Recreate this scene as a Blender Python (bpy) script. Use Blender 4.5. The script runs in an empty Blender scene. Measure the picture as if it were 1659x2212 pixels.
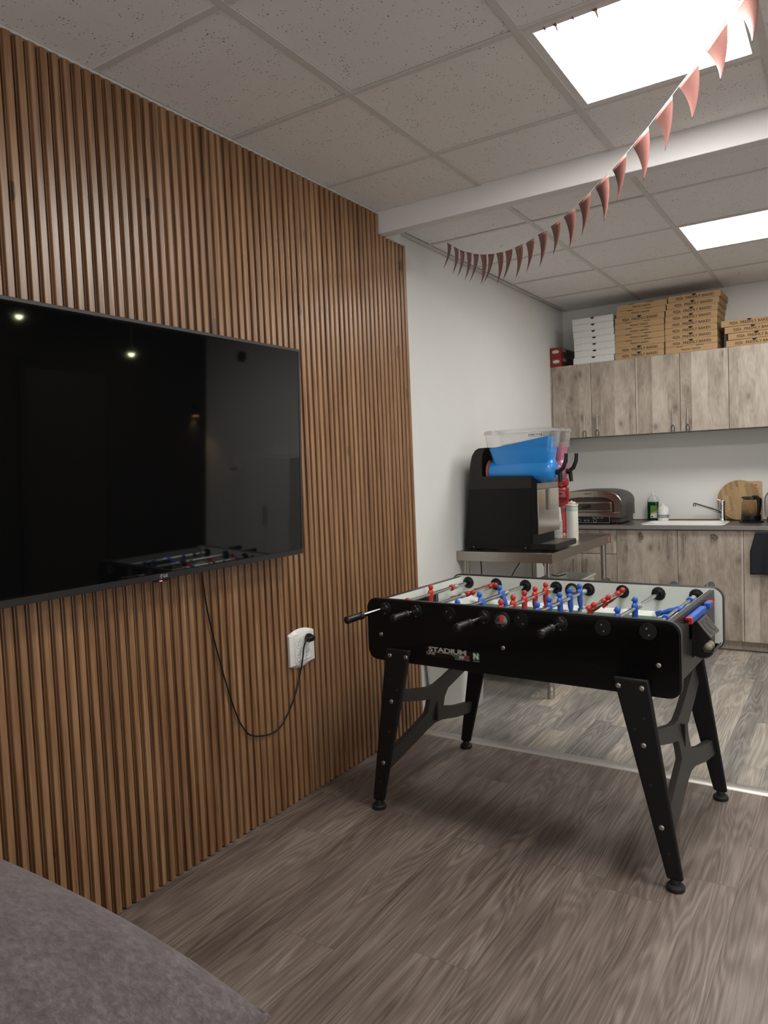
import bpy, bmesh, math, random
from math import sin, cos, pi, radians, atan2, sqrt
from mathutils import Vector, Matrix
random.seed(7)
SC = bpy.context.scene
COL = SC.collection

# ------------------------------------------------------------------ camera
CAM = Vector((1.9984, 0.0, 1.3725))
FPX = 1593.7
YAW, PITCH, ROLL = 0.5704, -0.0558, -0.0410
def cam_axes():
    cy, sy = cos(YAW), sin(YAW)
    f = Vector((-sy*cos(PITCH), cy*cos(PITCH), sin(PITCH)))
    r = Vector((cy, sy, 0)); u = r.cross(f)
    c, s = cos(ROLL), sin(ROLL)
    return c*r + s*u, -s*r + c*u, f
CR, CU, CF = cam_axes()
cd = bpy.data.cameras.new('camera'); cam = bpy.data.objects.new('camera', cd); COL.objects.link(cam)
cam.matrix_world = Matrix(((CR.x, CU.x, -CF.x, CAM.x), (CR.y, CU.y, -CF.y, CAM.y), (CR.z, CU.z, -CF.z, CAM.z), (0, 0, 0, 1)))
cd.sensor_fit = 'HORIZONTAL'; cd.sensor_width = 36.0; cd.lens = FPX/1659*36.0
cd.clip_start = 0.02; cd.clip_end = 60
SC.camera = cam
# ------------------------------------------------------------------ look / exposure / world
SC.view_settings.view_transform = 'Standard'
SC.view_settings.look = 'None'
SC.view_settings.gamma = 1.0
SC.view_settings.exposure = 0.09
SC.view_settings.use_curve_mapping = False
PANEL_FRONT = 34.0      # emission of the ceiling panel in the games area
PANEL_KITCHEN = 25.0    # emission of the kitchen ceiling panel and of the two added fill panels
WORLD = 0.95             # added soft fill entering where walls are left off, behind and right of camera
WALL_LAMP_W = 8.0
world = bpy.data.worlds.new('world'); SC.world = world; world.use_nodes = True
world.node_tree.nodes['Background'].inputs[0].default_value = (1.0, 0.97, 0.95, 1)
world.node_tree.nodes['Background'].inputs[1].default_value = WORLD

# ------------------------------------------------------------------ small helpers
def tag(o, label=None, cat=None, group=None, kind=None):
    if label: o['label'] = label
    if cat: o['category'] = cat
    if group: o['group'] = group
    if kind: o['kind'] = kind
    return o
def thing(name, label, cat, loc=(0, 0, 0), rotz=0, group=None):
    o = bpy.data.objects.new(name, None); COL.objects.link(o)
    o.empty_display_size = 0.05
    o.location = loc; o.rotation_euler = (0, 0, rotz)
    return tag(o, label, cat, group)

class MB:
    def __init__(s): s.v = []; s.f = []
    def add(s, vs, fs, M=None):
        b = len(s.v)
        for p in vs:
            p = Vector(p)
            if M is not None: p = M @ p
            s.v.append(p)
        s.f += [[b+i for i in f] for f in fs]
        return s
    def box(s, x0, x1, y0, y1, z0, z1, M=None):
        vs = [(x0,y0,z0),(x1,y0,z0),(x1,y1,z0),(x0,y1,z0),(x0,y0,z1),(x1,y0,z1),(x1,y1,z1),(x0,y1,z1)]
        return s.add(vs, [(0,3,2,1),(4,5,6,7),(0,1,5,4),(1,2,6,5),(2,3,7,6),(3,0,4,7)], M)
    def prism(s, poly, a, b, axis='y', M=None):
        # poly: 2D points in the plane normal to axis; extruded from a to b
        def P(p, t):
            if axis == 'y': return (p[0], t, p[1])
            if axis == 'x': return (t, p[0], p[1])
            return (p[0], p[1], t)
        n = len(poly)
        vs = [P(p, a) for p in poly] + [P(p, b) for p in poly]
        fs = [tuple(range(n)), tuple(range(2*n-1, n-1, -1))]
        for i in range(n):
            j = (i+1) % n
            fs.append((j, i, n+i, n+j))
        return s.add(vs, fs, M)
    def lathe(s, prof, n=24, M=None, axis='z', c=(0, 0, 0), cap=True):
        vs = []; fs = []
        for r, t in prof:
            for k in range(n):
                a = 2*pi*k/n
                if axis == 'z': vs.append((c[0]+r*cos(a), c[1]+r*sin(a), c[2]+t))
                elif axis == 'y': vs.append((c[0]+r*cos(a), c[1]+t, c[2]+r*sin(a)))
                else: vs.append((c[0]+t, c[1]+r*cos(a), c[2]+r*sin(a)))
        m = len(prof)
        for i in range(m-1):
            for k in range(n):
                k2 = (k+1) % n
                fs.append((i*n+k, i*n+k2, (i+1)*n+k2, (i+1)*n+k))
        if cap:
            if prof[0][0] > 1e-5: fs.append(tuple(range(n-1, -1, -1)))
            if prof[-1][0] > 1e-5: fs.append(tuple((m-1)*n+k for k in range(n)))
        return s.add(vs, fs, M)
    def cyl(s, p0, p1, r0, r1=None, n=16, M=None):
        r1 = r0 if r1 is None else r1
        return s.tube([p0, p1], [r0, r1], n, M)
    def tube(s, pts, rad, n=8, M=None, sx=1.0, closed=False):
        pts = [Vector(p) for p in pts]
        if not hasattr(rad, '__len__'): rad = [rad]*len(pts)
        vs = []; fs = []
        m = len(pts)
        t0 = (pts[1]-pts[0]).normalized()
        up = Vector((0, 0, 1)) if abs(t0.z) < 0.9 else Vector((1, 0, 0))
        a = t0.cross(up).normalized()
        for i in range(m):
            if closed: t = (pts[(i+1) % m]-pts[i-1]).normalized()
            elif i == 0: t = t0
            elif i == m-1: t = (pts[i]-pts[i-1]).normalized()
            else: t = (pts[i+1]-pts[i-1]).normalized()
            a = (a - t*a.dot(t)).normalized(); b = t.cross(a)
            for k in range(n):
                w = 2*pi*k/n
                vs.append(pts[i] + a*cos(w)*rad[i]*sx + b*sin(w)*rad[i])
        for i in range(m if closed else m-1):
            i2 = (i+1) % m
            for k in range(n):
                k2 = (k+1) % n
                fs.append((i*n+k, i*n+k2, i2*n+k2, i2*n+k))
        if not closed:
            fs.append(tuple(range(n-1, -1, -1))); fs.append(tuple((m-1)*n+k for k in range(n)))
        return s.add(vs, fs, M)
    def loft(s, rings, M=None, cap=True):
        n = len(rings[0]); vs = [p for r in rings for p in r]; fs = []
        for i in range(len(rings)-1):
            for k in range(n):
                k2 = (k+1) % n
                fs.append((i*n+k, i*n+k2, (i+1)*n+k2, (i+1)*n+k))
        if cap:
            fs.append(tuple(range(n-1, -1, -1))); fs.append(tuple((len(rings)-1)*n+k for k in range(n)))
        return s.add(vs, fs, M)
    def ball(s, c, r, n=14, M=None, sc=(1, 1, 1)):
        m = n//2
        vs = []; fs = []
        for i in range(m+1):
            th = pi*i/m
            for k in range(n):
                a = 2*pi*k/n
                vs.append((c[0]+r*sc[0]*sin(th)*cos(a), c[1]+r*sc[1]*sin(th)*sin(a), c[2]+r*sc[2]*cos(th)))
        for i in range(m):
            for k in range(n):
                k2 = (k+1) % n
                fs.append((i*n+k, (i+1)*n+k, (i+1)*n+k2, i*n+k2))
        return s.add(vs, fs, M)
    def mesh(s, name):
        me = bpy.data.meshes.new(name)
        me.from_pydata([tuple(p) for p in s.v], [], s.f)
        bm = bmesh.new(); bm.from_mesh(me)
        bmesh.ops.remove_doubles(bm, verts=bm.verts, dist=1e-6)
        bmesh.ops.recalc_face_normals(bm, faces=bm.faces)
        bm.to_mesh(me); bm.free()
        return me
    def build(s, name, m, parent=None, smooth=False, bevel=0, seg=2, sub=0, ang=35):
        me = s.mesh(name)
        if m: me.materials.append(m)
        o = bpy.data.objects.new(name, me); COL.objects.link(o)
        if parent: o.parent = parent
        if bevel:
            md = o.modifiers.new('bevel', 'BEVEL'); md.width = bevel; md.segments = seg
            md.limit_method = 'ANGLE'; md.angle_limit = radians(40)
        if sub:
            md = o.modifiers.new('sub', 'SUBSURF'); md.levels = sub; md.render_levels = sub
        if smooth or bevel or sub:
            for p in me.polygons: p.use_smooth = True
            if not sub:
                try: me.set_sharp_from_angle(angle=radians(ang))
                except Exception: pass
        return o

def dup(o, parent=None, loc=None):
    c = o.copy(); COL.objects.link(c)
    c.parent = parent
    if loc is not None: c.location = loc
    for ch in list(o.children): dup(ch, c)
    return c

def rrect(x0, x1, z0, z1, r, n=6):
    p = []
    for cx, cz, a0 in ((x1-r, z1-r, 0), (x0+r, z1-r, pi/2), (x0+r, z0+r, pi), (x1-r, z0+r, 3*pi/2)):
        for k in range(n+1):
            a = a0 + pi/2*k/n
            p.append((cx+r*cos(a), cz+r*sin(a)))
    return p
def arc(cx, cz, r, a0, a1, n):
    return [(cx+r*cos(a0+(a1-a0)*k/n), cz+r*sin(a0+(a1-a0)*k/n)) for k in range(n+1)]

def text_mesh(txt, size, sx=1.0, ext=0.0003, align='CENTER', shear=0, offset=0, space=1.0):
    cu = bpy.data.curves.new('lettering', 'FONT'); cu.body = txt; cu.size = size
    cu.extrude = ext; cu.align_x = align; cu.align_y = 'CENTER'; cu.shear = shear; cu.offset = offset
    cu.space_character = space; cu.resolution_u = 3
    t = bpy.data.objects.new('lettering', cu); COL.objects.link(t)
    bpy.context.view_layer.update()
    me = bpy.data.meshes.new_from_object(t)
    bpy.data.objects.remove(t); bpy.data.curves.remove(cu)
    for v in me.vertices: v.co.x *= sx
    return me
RX90 = Matrix.Rotation(pi/2, 4, 'X')           # text standing up, facing -y
def put_text(name, me, m, parent, M):
    me = me.copy(); me.transform(M); me.materials.clear(); me.materials.append(m)
    o = bpy.data.objects.new(name, me); COL.objects.link(o); o.parent = parent
    return o

# ------------------------------------------------------------------ materials
class NT:
    def __init__(s, name):
        s.m = bpy.data.materials.new(name); s.m.use_nodes = True
        s.t = s.m.node_tree; s.b = s.t.nodes['Principled BSDF']
    def n(s, typ, **kw):
        x = s.t.nodes.new(typ)
        for k, v in kw.items(): setattr(x, k, v)
        return x
    def link(s, a, b): s.t.links.new(a, b)
    def inp(s, sock, v):
        if hasattr(v, 'is_output') or isinstance(v, bpy.types.NodeSocket): s.link(v, sock)
        elif isinstance(v, (tuple, list)) and len(v) == 3 and sock.type == 'RGBA': sock.default_value = (*v, 1)
        else: sock.default_value = v
    def math(s, op, a, b=0.0, c=None):
        x = s.n('ShaderNodeMath', operation=op); s.inp(x.inputs[0], a); s.inp(x.inputs[1], b)
        if c is not None: s.inp(x.inputs[2], c)
        return x.outputs[0]
    def mix(s, f, a, b, mode='MIX'):
        x = s.n('ShaderNodeMix', data_type='RGBA', blend_type=mode)
        s.inp(x.inputs[0], f); s.inp(x.inputs[6], a); s.inp(x.inputs[7], b); return x.outputs[2]
    def co(s):
        x = s.n('ShaderNodeTexCoord'); return x.outputs['Object']
    def sep(s, v):
        x = s.n('ShaderNodeSeparateXYZ'); s.link(v, x.inputs[0]); return x.outputs
    def com(s, a, b, c):
        x = s.n('ShaderNodeCombineXYZ')
        for i, q in enumerate((a, b, c)): s.inp(x.inputs[i], q)
        return x.outputs[0]
    def noise(s, v, scale=1, detail=3, rough=0.5, dist=0.0):
        x = s.n('ShaderNodeTexNoise'); s.link(v, x.inputs['Vector'])
        x.inputs['Scale'].default_value = scale; x.inputs['Detail'].default_value = detail
        x.inputs['Roughness'].default_value = rough; x.inputs['Distortion'].default_value = dist
        return x.outputs['Fac']
    def white(s, v):
        x = s.n('ShaderNodeTexWhiteNoise', noise_dimensions='3D'); s.link(v, x.inputs['Vector']); return x.outputs['Value']
    def voro(s, v, scale, feature='F1', rand=1.0):
        x = s.n('ShaderNodeTexVoronoi', feature=feature); s.link(v, x.inputs['Vector'])
        x.inputs['Scale'].default_value = scale; x.inputs['Randomness'].default_value = rand
        return x.outputs
    def ramp(s, f, stops):
        x = s.n('ShaderNodeValToRGB'); s.link(f, x.inputs[0]); e = x.color_ramp.elements
        while len(e) < len(stops): e.new(0.5)
        for q, (p, c) in zip(e, stops):
            q.position = p; q.color = (*c, 1) if len(c) == 3 else c
        return x.outputs[0]
    def bump(s, h, strength=0.2, dist=0.002):
        x = s.n('ShaderNodeBump'); x.inputs['Strength'].default_value = strength; x.inputs['Distance'].default_value = dist
        s.link(h, x.inputs['Height']); s.link(x.outputs[0], s.b.inputs['Normal'])
    def base(s, v): s.inp(s.b.inputs['Base Color'], v)
    def rough(s, v): s.inp(s.b.inputs['Roughness'], v)

def plain(name, col, rough=0.5, metal=0.0, var=0.06, scale=30, bump=0.0, spec=0.5, coat=0.0, bscale=None):
    t = NT(name)
    c = t.co(); nz = t.noise(c, scale, 3)
    lo = tuple(max(0, q*(1-var)) for q in col); hi = tuple(q*(1+var) for q in col)
    t.base(t.mix(nz, lo, hi)); t.rough(rough)
    t.b.inputs['Metallic'].default_value = metal
    t.b.inputs['Specular IOR Level'].default_value = spec
    t.b.inputs['Coat Weight'].default_value = coat
    if bump: t.bump(t.noise(c, bscale or scale*8, 2), bump, 0.001)
    return t.m
def emis(name, col, st):
    t = NT(name); t.base((0.8, 0.8, 0.8)); t.rough(0.5)
    t.b.inputs['Emission Color'].default_value = (*col, 1); t.b.inputs['Emission Strength'].default_value = st
    return t.m

def mat_slat():
    t = NT('oak_slat_laminate'); c = t.co(); x, y, z = t.sep(c)
    rib = t.math('FLOOR', t.math('DIVIDE', y, 0.0368))
    rnd = t.white(t.com(rib, 3.0, 1.0))
    big = t.noise(t.com(t.math('MULTIPLY', x, 20), t.math('MULTIPLY_ADD', y, 14, t.math('MULTIPLY', rnd, 30)), t.math('MULTIPLY', z, 1.3)), 1, 3)
    fine = t.noise(t.com(t.math('MULTIPLY', x, 400), t.math('MULTIPLY', y, 480), t.math('MULTIPLY', z, 7)), 1, 4, 0.65)
    mid = t.noise(t.com(t.math('MULTIPLY', x, 90), t.math('MULTIPLY', y, 100), t.math('MULTIPLY', z, 2.2)), 1, 3, 0.6, 0.6)
    v = t.math('ADD', t.math('MULTIPLY', big, 0.45), t.math('ADD', t.math('MULTIPLY', mid, 0.55), t.math('MULTIPLY', fine, 0.62)))
    v = t.math('SUBTRACT', v, 0.04)
    v = t.math('ADD', v, t.math('MULTIPLY', t.math('SUBTRACT', rnd, 0.5), 0.09))
    col = t.ramp(v, [(0.50, (0.075, 0.030, 0.012)), (0.68, (0.190, 0.092, 0.038)), (0.82, (0.285, 0.152, 0.070)), (0.98, (0.40, 0.235, 0.120))])
    # a few darker knots stretched along the grain
    kn = t.voro(t.com(0.0, t.math('MULTIPLY', y, 7), t.math('MULTIPLY', z, 2.4)), 1)[0]
    kf = t.math('MULTIPLY', t.math('LESS_THAN', kn, 0.085), 0.55)
    col = t.mix(kf, col, (0.045, 0.018, 0.008))
    # the grooves are mixed part-way to a dark brown
    gr = t.math('LESS_THAN', x, 0.0075)
    col = t.mix(t.math('MULTIPLY', gr, 0.45), col, (0.05, 0.02, 0.008))
    t.base(col); t.rough(0.36); t.b.inputs['Specular IOR Level'].default_value = 0.75; t.bump(fine, 0.15, 0.0006)
    return t.m

def mat_floor(name, w, L, x0, stops, seam, grain=1.0, tonevar=0.3, rough=0.42, period=0.0, goff=0.7):
    t = NT(name); c = t.co(); x, y, z = t.sep(c)
    u = t.math('DIVIDE', t.math('SUBTRACT', x, x0), w); ui = t.math('FLOOR', u)
    r1 = t.white(t.com(ui, 11.0, 5.0))
    v = t.math('ADD', t.math('DIVIDE', y, L), t.math('MULTIPLY', r1, 7.31)); vi = t.math('FLOOR', v)
    r2 = t.white(t.com(ui, vi, 2.0)); r3 = t.white(t.com(ui, vi, 9.0))
    off = t.math('MULTIPLY', r3, 40)
    cx = t.math('ADD', t.math('MULTIPLY', x, 7.5), off); cy = t.math('MULTIPLY_ADD', y, goff, off)
    cont = t.noise(t.com(cx, cy, off), 1, 2, 0.45, 0.25)
    rings = t.math('MULTIPLY_ADD', t.math('SINE', t.math('MULTIPLY', cont, 130*grain)), 0.5, 0.5)
    amp = t.noise(t.com(t.math('MULTIPLY', x, 9), t.math('MULTIPLY_ADD', y, 2, off), 0.0), 1, 2)
    rings = t.math('MULTIPLY', rings, t.math('MULTIPLY', amp, 0.9))
    streak = t.noise(t.com(t.math('MULTIPLY', x, 170), t.math('MULTIPLY_ADD', y, 3.2, off), 0.0), 1, 4, 0.65, 0.5)
    broad = t.noise(t.com(t.math('MULTIPLY', x, 14), t.math('MULTIPLY_ADD', y, 1.6, off), 0.0), 1, 3, 0.6)
    val = t.math('ADD', t.math('MULTIPLY', rings, 0.27), t.math('ADD', t.math('MULTIPLY', streak, 0.58), t.math('MULTIPLY', broad, 0.42)))
    val = t.math('ADD', val, t.math('MULTIPLY', t.math('SUBTRACT', r2, 0.5), tonevar))
    col = t.ramp(val, stops)
    fu = t.math('FRACT', u); fv = t.math('FRACT', v)
    su = t.math('LESS_THAN', t.math('MINIMUM', fu, t.math('SUBTRACT', 1.0, fu)), seam/w)
    sv = t.math('LESS_THAN', t.math('MINIMUM', fv, t.math('SUBTRACT', 1.0, fv)), seam/L)
    sm = t.math('MULTIPLY', t.math('MAXIMUM', su, sv), 0.6)
    col = t.mix(sm, col, (0.03, 0.025, 0.02))
    return t, col, streak, r2, ui
def floor_front():
    t, col, st, _, _ = mat_floor('brown_oak_vinyl', 0.19, 1.27, 0.155,
        [(0.38, (0.088, 0.066, 0.054)), (0.58, (0.188, 0.149, 0.126)), (0.74, (0.290, 0.240, 0.206)), (0.90, (0.46, 0.395, 0.345))], 0.0008, 1.0, 0.10)
    t.base(col); t.rough(0.47); t.bump(st, 0.12, 0.0006); return t.m
def floor_kitchen():
    t, col, st, r2, ui = mat_floor('grey_multistrip_vinyl', 0.093, 0.62, 0.08,
        [(0.32, (0.12, 0.110, 0.098)), (0.55, (0.275, 0.255, 0.228)), (0.74, (0.44, 0.41, 0.368)), (0.93, (0.64, 0.60, 0.54))], 0.0005, 0.9, 0.20)
    r = t.ramp(r2, [(0.0, (0.90, 0.92, 0.95)), (0.5, (1, 1, 1)), (1.0, (1.04, 0.99, 0.92))])
    t.base(t.mix(1.0, col, r, 'MULTIPLY')); t.rough(0.45); t.bump(st, 0.12, 0.0006); return t.m

def mat_cab(name, seed, gain=1.55):
    t = NT(name); c = t.co(); x, y, z = t.sep(c)
    xs = t.math('ADD', x, t.math('MULTIPLY', y, 0.7))
    pl_ = t.math('FLOOR', t.math('DIVIDE', t.math('ADD', xs, seed*0.37), 0.108))
    r = t.white(t.com(pl_, seed*1.0, 4.0)); off = t.math('MULTIPLY', r, 37)
    kv = t.com(t.math('MULTIPLY_ADD', xs, 8.5, off), seed*3.1, t.math('MULTIPLY', z, 5.2))
    kn = t.voro(kv, 1)[0]
    knot = t.ramp(kn, [(0.0, (1, 1, 1)), (0.08, (0.85, 0.85, 0.85)), (0.17, (0.30, 0.30, 0.30)), (0.34, (0, 0, 0))])
    cont = t.noise(t.com(t.math('MULTIPLY_ADD', xs, 8, off), seed*1.0, t.math('MULTIPLY', z, 1.6)), 1, 2, 0.5, 0.6)
    rings = t.math('SINE', t.math('ADD', t.math('MULTIPLY', cont, 55), t.math('MULTIPLY', kn, 22)))
    fine = t.noise(t.com(t.math('MULTIPLY', xs, 220), seed*1.0, t.math('MULTIPLY', z, 7)), 1, 4, 0.65)
    cloud = t.noise(t.com(t.math('MULTIPLY_ADD', xs, 9, off), seed*2.0, t.math('MULTIPLY', z, 3.0)), 1, 3, 0.6)
    val = t.math('ADD', t.math('MULTIPLY', rings, 0.022), t.math('ADD', t.math('MULTIPLY', fine, 0.42), t.math('MULTIPLY', cloud, 0.62)))
    val = t.math('ADD', val, t.math('MULTIPLY', t.math('SUBTRACT', r, 0.5), 0.17))
    g = gain
    col = t.ramp(val, [(0.34, (0.150*g, 0.122*g, 0.098*g)), (0.53, (0.262*g, 0.224*g, 0.186*g)), (0.70, (0.355*g, 0.315*g, 0.270*g)), (0.86, (0.46*g, 0.42*g, 0.375*g))])
    col = t.mix(t.math('MULTIPLY', knot, 0.75), col, (0.075*g, 0.052*g, 0.036*g))
    t.base(col); t.rough(0.5); t.bump(fine, 0.06, 0.0004)
    return t.m

def mat_tile():
    t = NT('mineral_fibre_tile'); c = t.co()
    wob = t.noise(c, 60, 2)
    v1 = t.voro(c, 95)[0]; big = t.noise(c, 24, 2)
    thr = t.math('MULTIPLY', t.math('SUBTRACT', big, 0.22), 0.62)
    d1 = t.math('LESS_THAN', v1, thr)
    sel = t.math('GREATER_THAN', t.noise(c, 120, 1), 0.50)
    d1 = t.math('MULTIPLY', d1, sel)
    v2 = t.voro(c, 300)[0]; d2 = t.math('MULTIPLY', t.math('LESS_THAN', v2, 0.16), t.math('MULTIPLY', t.math('GREATER_THAN', wob, 0.5), 0.45))
    dots = t.math('MAXIMUM', d1, d2)
    col = t.mix(t.math('MULTIPLY', dots, 0.9), t.mix(t.noise(c, 3, 2), (0.74, 0.715, 0.695), (0.80, 0.775, 0.755)), (0.12, 0.105, 0.09))
    t.base(col); t.rough(0.9); t.bump(t.noise(c, 500, 2), 0.15, 0.0006); return t.m

def mat_fabric():
    t = NT('mauve_grey_chenille'); c = t.co()
    x_, y_, z_ = t.sep(c)
    a = t.noise(t.com(t.math('MULTIPLY', x_, 0.7), y_, z_), 85, 5, 0.72, 0.25); b = t.noise(c, 14, 3, 0.6, 0.8); f = t.noise(c, 700, 2, 0.7)
    v = t.math('ADD', t.math('MULTIPLY', a, 0.62), t.math('ADD', t.math('MULTIPLY', b, 0.28), t.math('MULTIPLY', f, 0.28)))
    col = t.ramp(v, [(0.42, (0.060, 0.046, 0.050)), (0.58, (0.125, 0.100, 0.106)), (0.76, (0.225, 0.188, 0.196))])
    t.base(col); t.rough(0.95); t.b.inputs['Sheen Weight'].default_value = 0.25; t.bump(f, 0.35, 0.001); return t.m

def mat_kraft():
    t = NT('kraft_cardboard'); c = t.co(); x, y, z = t.sep(c)
    st = t.noise(t.com(t.math('MULTIPLY', x, 3), t.math('MULTIPLY', y, 3), t.math('MULTIPLY', z, 90)), 1, 3)
    col = t.mix(st, (0.36, 0.225, 0.108), (0.51, 0.335, 0.172))
    t.base(col); t.rough(0.8); return t.m
def mat_steel(name='brushed_steel', col=(0.42, 0.39, 0.355), rough=0.3):
    t = NT(name); c = t.co(); x, y, z = t.sep(c)
    st = t.noise(t.com(t.math('MULTIPLY', x, 2), t.math('MULTIPLY', y, 2), t.math('MULTIPLY', z, 260)), 1, 3)
    t.base(t.mix(st, tuple(q*0.88 for q in col), tuple(q*1.1 for q in col))); t.rough(rough)
    t.b.inputs['Metallic'].default_value = 1.0; return t.m
def mat_clear(name='clear_polycarbonate'):
    t = NT(name); t.base((0.93, 0.94, 0.94)); t.rough(0.06)
    t.b.inputs['Transmission Weight'].default_value = 1.0; t.b.inputs['IOR'].default_value = 1.12
    t.b.inputs['Alpha'].default_value = 0.45
    return t.m
def mat_flag():
    t = NT('rose_gold_paper'); c = t.co(); nz = t.noise(c, 260, 3, 0.7)
    t.base(t.mix(nz, (0.20, 0.085, 0.072), (0.30, 0.135, 0.115))); t.rough(0.42)
    t.b.inputs['Metallic'].default_value = 0.25
    t.b.inputs['Transmission Weight'].default_value = 0.0
    t.bump(nz, 0.2, 0.0006); return t.m
def mat_bamboo():
    t = NT('bamboo_strips'); c = t.co(); x, y, z = t.sep(c)
    s = t.math('FLOOR', t.math('DIVIDE', t.math('ADD', x, t.math('MULTIPLY', z, 0.18)), 0.021))
    s2 = t.math('FLOOR', t.math('MULTIPLY_ADD', z, 9, t.math('MULTIPLY', t.white(t.com(s, 1.0, 1.0)), 8)))
    r = t.white(t.com(s, s2, 2.0)); f = t.noise(t.com(t.math('MULTIPLY', x, 160), 0.0, t.math('MULTIPLY', z, 12)), 1, 3)
    v = t.math('ADD', t.math('MULTIPLY', r, 0.5), t.math('MULTIPLY', f, 0.5))
    t.base(t.ramp(v, [(0.1, (0.20, 0.115, 0.045)), (0.5, (0.34, 0.215, 0.095)), (0.9, (0.46, 0.31, 0.155))])); t.rough(0.5); return t.m
def mat_slush(name, lo, hi):
    t = NT(name); c = t.co()
    t.base(t.mix(t.noise(c, 380, 3, 0.7), lo, hi)); t.rough(0.28)
    t.b.inputs['Subsurface Weight'].default_value = 0.12; t.b.inputs['Subsurface Radius'].default_value = (0.01, 0.01, 0.01)
    t.b.inputs['Coat Weight'].default_value = 0.35
    return t.m
def mat_wall(name, a, b, rough=0.85):
    t = NT(name); c = t.co()
    v = t.noise(c, 2.2, 4, 0.6); f = t.noise(c, 220, 2)
    t.base(t.mix(v, a, b)); t.rough(rough); t.bump(f, 0.12, 0.0008); return t.m

M = {}
M['slat'] = mat_slat(); M['floor'] = floor_front(); M['kfloor'] = floor_kitchen()
M['tile'] = mat_tile(); M['tbar'] = plain('white_enamelled_grid', (0.60, 0.575, 0.545), 0.6, spec=0.3)
M['void'] = plain('dark_plenum', (0.012, 0.011, 0.010), 0.9)
M['wall'] = mat_wall('white_paint', (0.70, 0.70, 0.675), (0.76, 0.76, 0.735))
M['beam'] = mat_wall('white_beam_paint', (0.66, 0.645, 0.63), (0.71, 0.695, 0.68))
M['wall_dark'] = mat_wall('dark_brown_paint', (0.020, 0.017, 0.013), (0.030, 0.026, 0.020))
M['cab'] = [mat_cab('pale_knotty_wood_%s' % w, i+1) for i, w in enumerate(('birch', 'ash', 'pine', 'larch'))]
M['carc'] = plain('grey_wood_carcass', (0.20, 0.17, 0.14), 0.6)
M['counter'] = plain('anthracite_worktop', (0.085, 0.080, 0.078), 0.32, var=0.15, scale=120)
M['counter_edge'] = plain('grey_worktop_edging', (0.20, 0.19, 0.185), 0.35)
M['alu'] = plain('threshold_aluminium', (0.52, 0.50, 0.47), 0.42, 0.75, 0.08, 60)
M['black'] = plain('black_laminate', (0.005, 0.0048, 0.0054), 0.45, spec=0.2)
M['blackedge'] = plain('black_soft_edging', (0.022, 0.020, 0.019), 0.38)
M['legblack'] = plain('black_textured_board', (0.0105, 0.0100, 0.0105), 0.5, spec=0.25, bump=0.2, bscale=600)
M['brace'] = plain('dark_grey_board', (0.040, 0.036, 0.032), 0.55)
M['plastic'] = plain('black_plastic', (0.009, 0.009, 0.009), 0.3, spec=0.4)
M['grey_plastic'] = plain('dark_grey_plastic', (0.048, 0.043, 0.040), 0.42)
M['capblack'] = plain('black_bearing_plastic', (0.008, 0.008, 0.008), 0.45, spec=0.3)
M['rubber'] = plain('black_rubber', (0.010, 0.010, 0.010), 0.6)
M['whitelam'] = plain('white_laminate', (0.66, 0.69, 0.65), 0.35)
M['green'] = plain('green_pitch', (0.045, 0.145, 0.075), 0.4)
M['white'] = plain('white_line', (0.78, 0.78, 0.76), 0.4)
M['chrome'] = plain('chromed_steel', (0.62, 0.62, 0.62), 0.12, 1.0)
M['zinc'] = plain('zinc_steel', (0.50, 0.48, 0.45), 0.32, 1.0)
M['spring'] = plain('galvanised_spring', (0.60, 0.64, 0.60), 0.35, 0.8)
M['red'] = plain('red_plastic', (0.50, 0.028, 0.022), 0.45)
M['blue'] = plain('blue_plastic', (0.022, 0.10, 0.47), 0.45)
M['ball'] = plain('ivory_ball', (0.46, 0.42, 0.30), 0.55)
M['steel'] = mat_steel(); M['steel2'] = mat_steel('satin_steel', (0.50, 0.47, 0.43), 0.22)
M['mirror_steel'] = mat_steel('polished_steel_panel', (0.62, 0.59, 0.54), 0.16)
M['white_plastic'] = plain('white_plastic', (0.72, 0.72, 0.70), 0.32)
M['hole'] = plain('dark_hole', (0.01, 0.01, 0.01), 0.8)
M['clear'] = mat_clear()
M['slush_blue'] = mat_slush('blue_slush', (0.008, 0.17, 0.52), (0.03, 0.31, 0.78))
M['slush_pink'] = mat_slush('pink_slush', (0.33, 0.10, 0.17), (0.44, 0.15, 0.23))
M['orange'] = plain('orange_gasket', (0.42, 0.07, 0.025), 0.5)
M['machine'] = plain('black_painted_metal', (0.006, 0.006, 0.0062), 0.42, spec=0.25)
M['machine_top'] = plain('charcoal_plastic', (0.018, 0.016, 0.015), 0.5, spec=0.3)
M['kraft'] = mat_kraft(); M['ink'] = plain('black_print', (0.018, 0.012, 0.008), 0.7)
M['whitebox'] = plain('white_cardboard', (0.68, 0.67, 0.66), 0.7)
M['redbox'] = plain('red_carton', (0.24, 0.014, 0.012), 0.4)
M['brownbox'] = plain('dark_brown_carton', (0.055, 0.028, 0.022), 0.4, var=0.5, scale=60)
M['flag'] = mat_flag(); M['string'] = plain('white_thread', (0.7, 0.68, 0.65), 0.7)
M['fabric'] = mat_fabric()
M['mint'] = plain('mint_plastic', (0.42, 0.56, 0.50), 0.4); M['cream'] = plain('cream_enamel', (0.72, 0.71, 0.64), 0.35)
M['pinkcap'] = plain('pale_pink_plastic', (0.70, 0.56, 0.50), 0.4)
M['redshine'] = plain('glossy_red_plastic', (0.30, 0.011, 0.010), 0.22, coat=0.3)
M['bamboo'] = mat_bamboo(); M['beech'] = plain('pale_beech', (0.50, 0.335, 0.19), 0.5, var=0.12)
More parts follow.
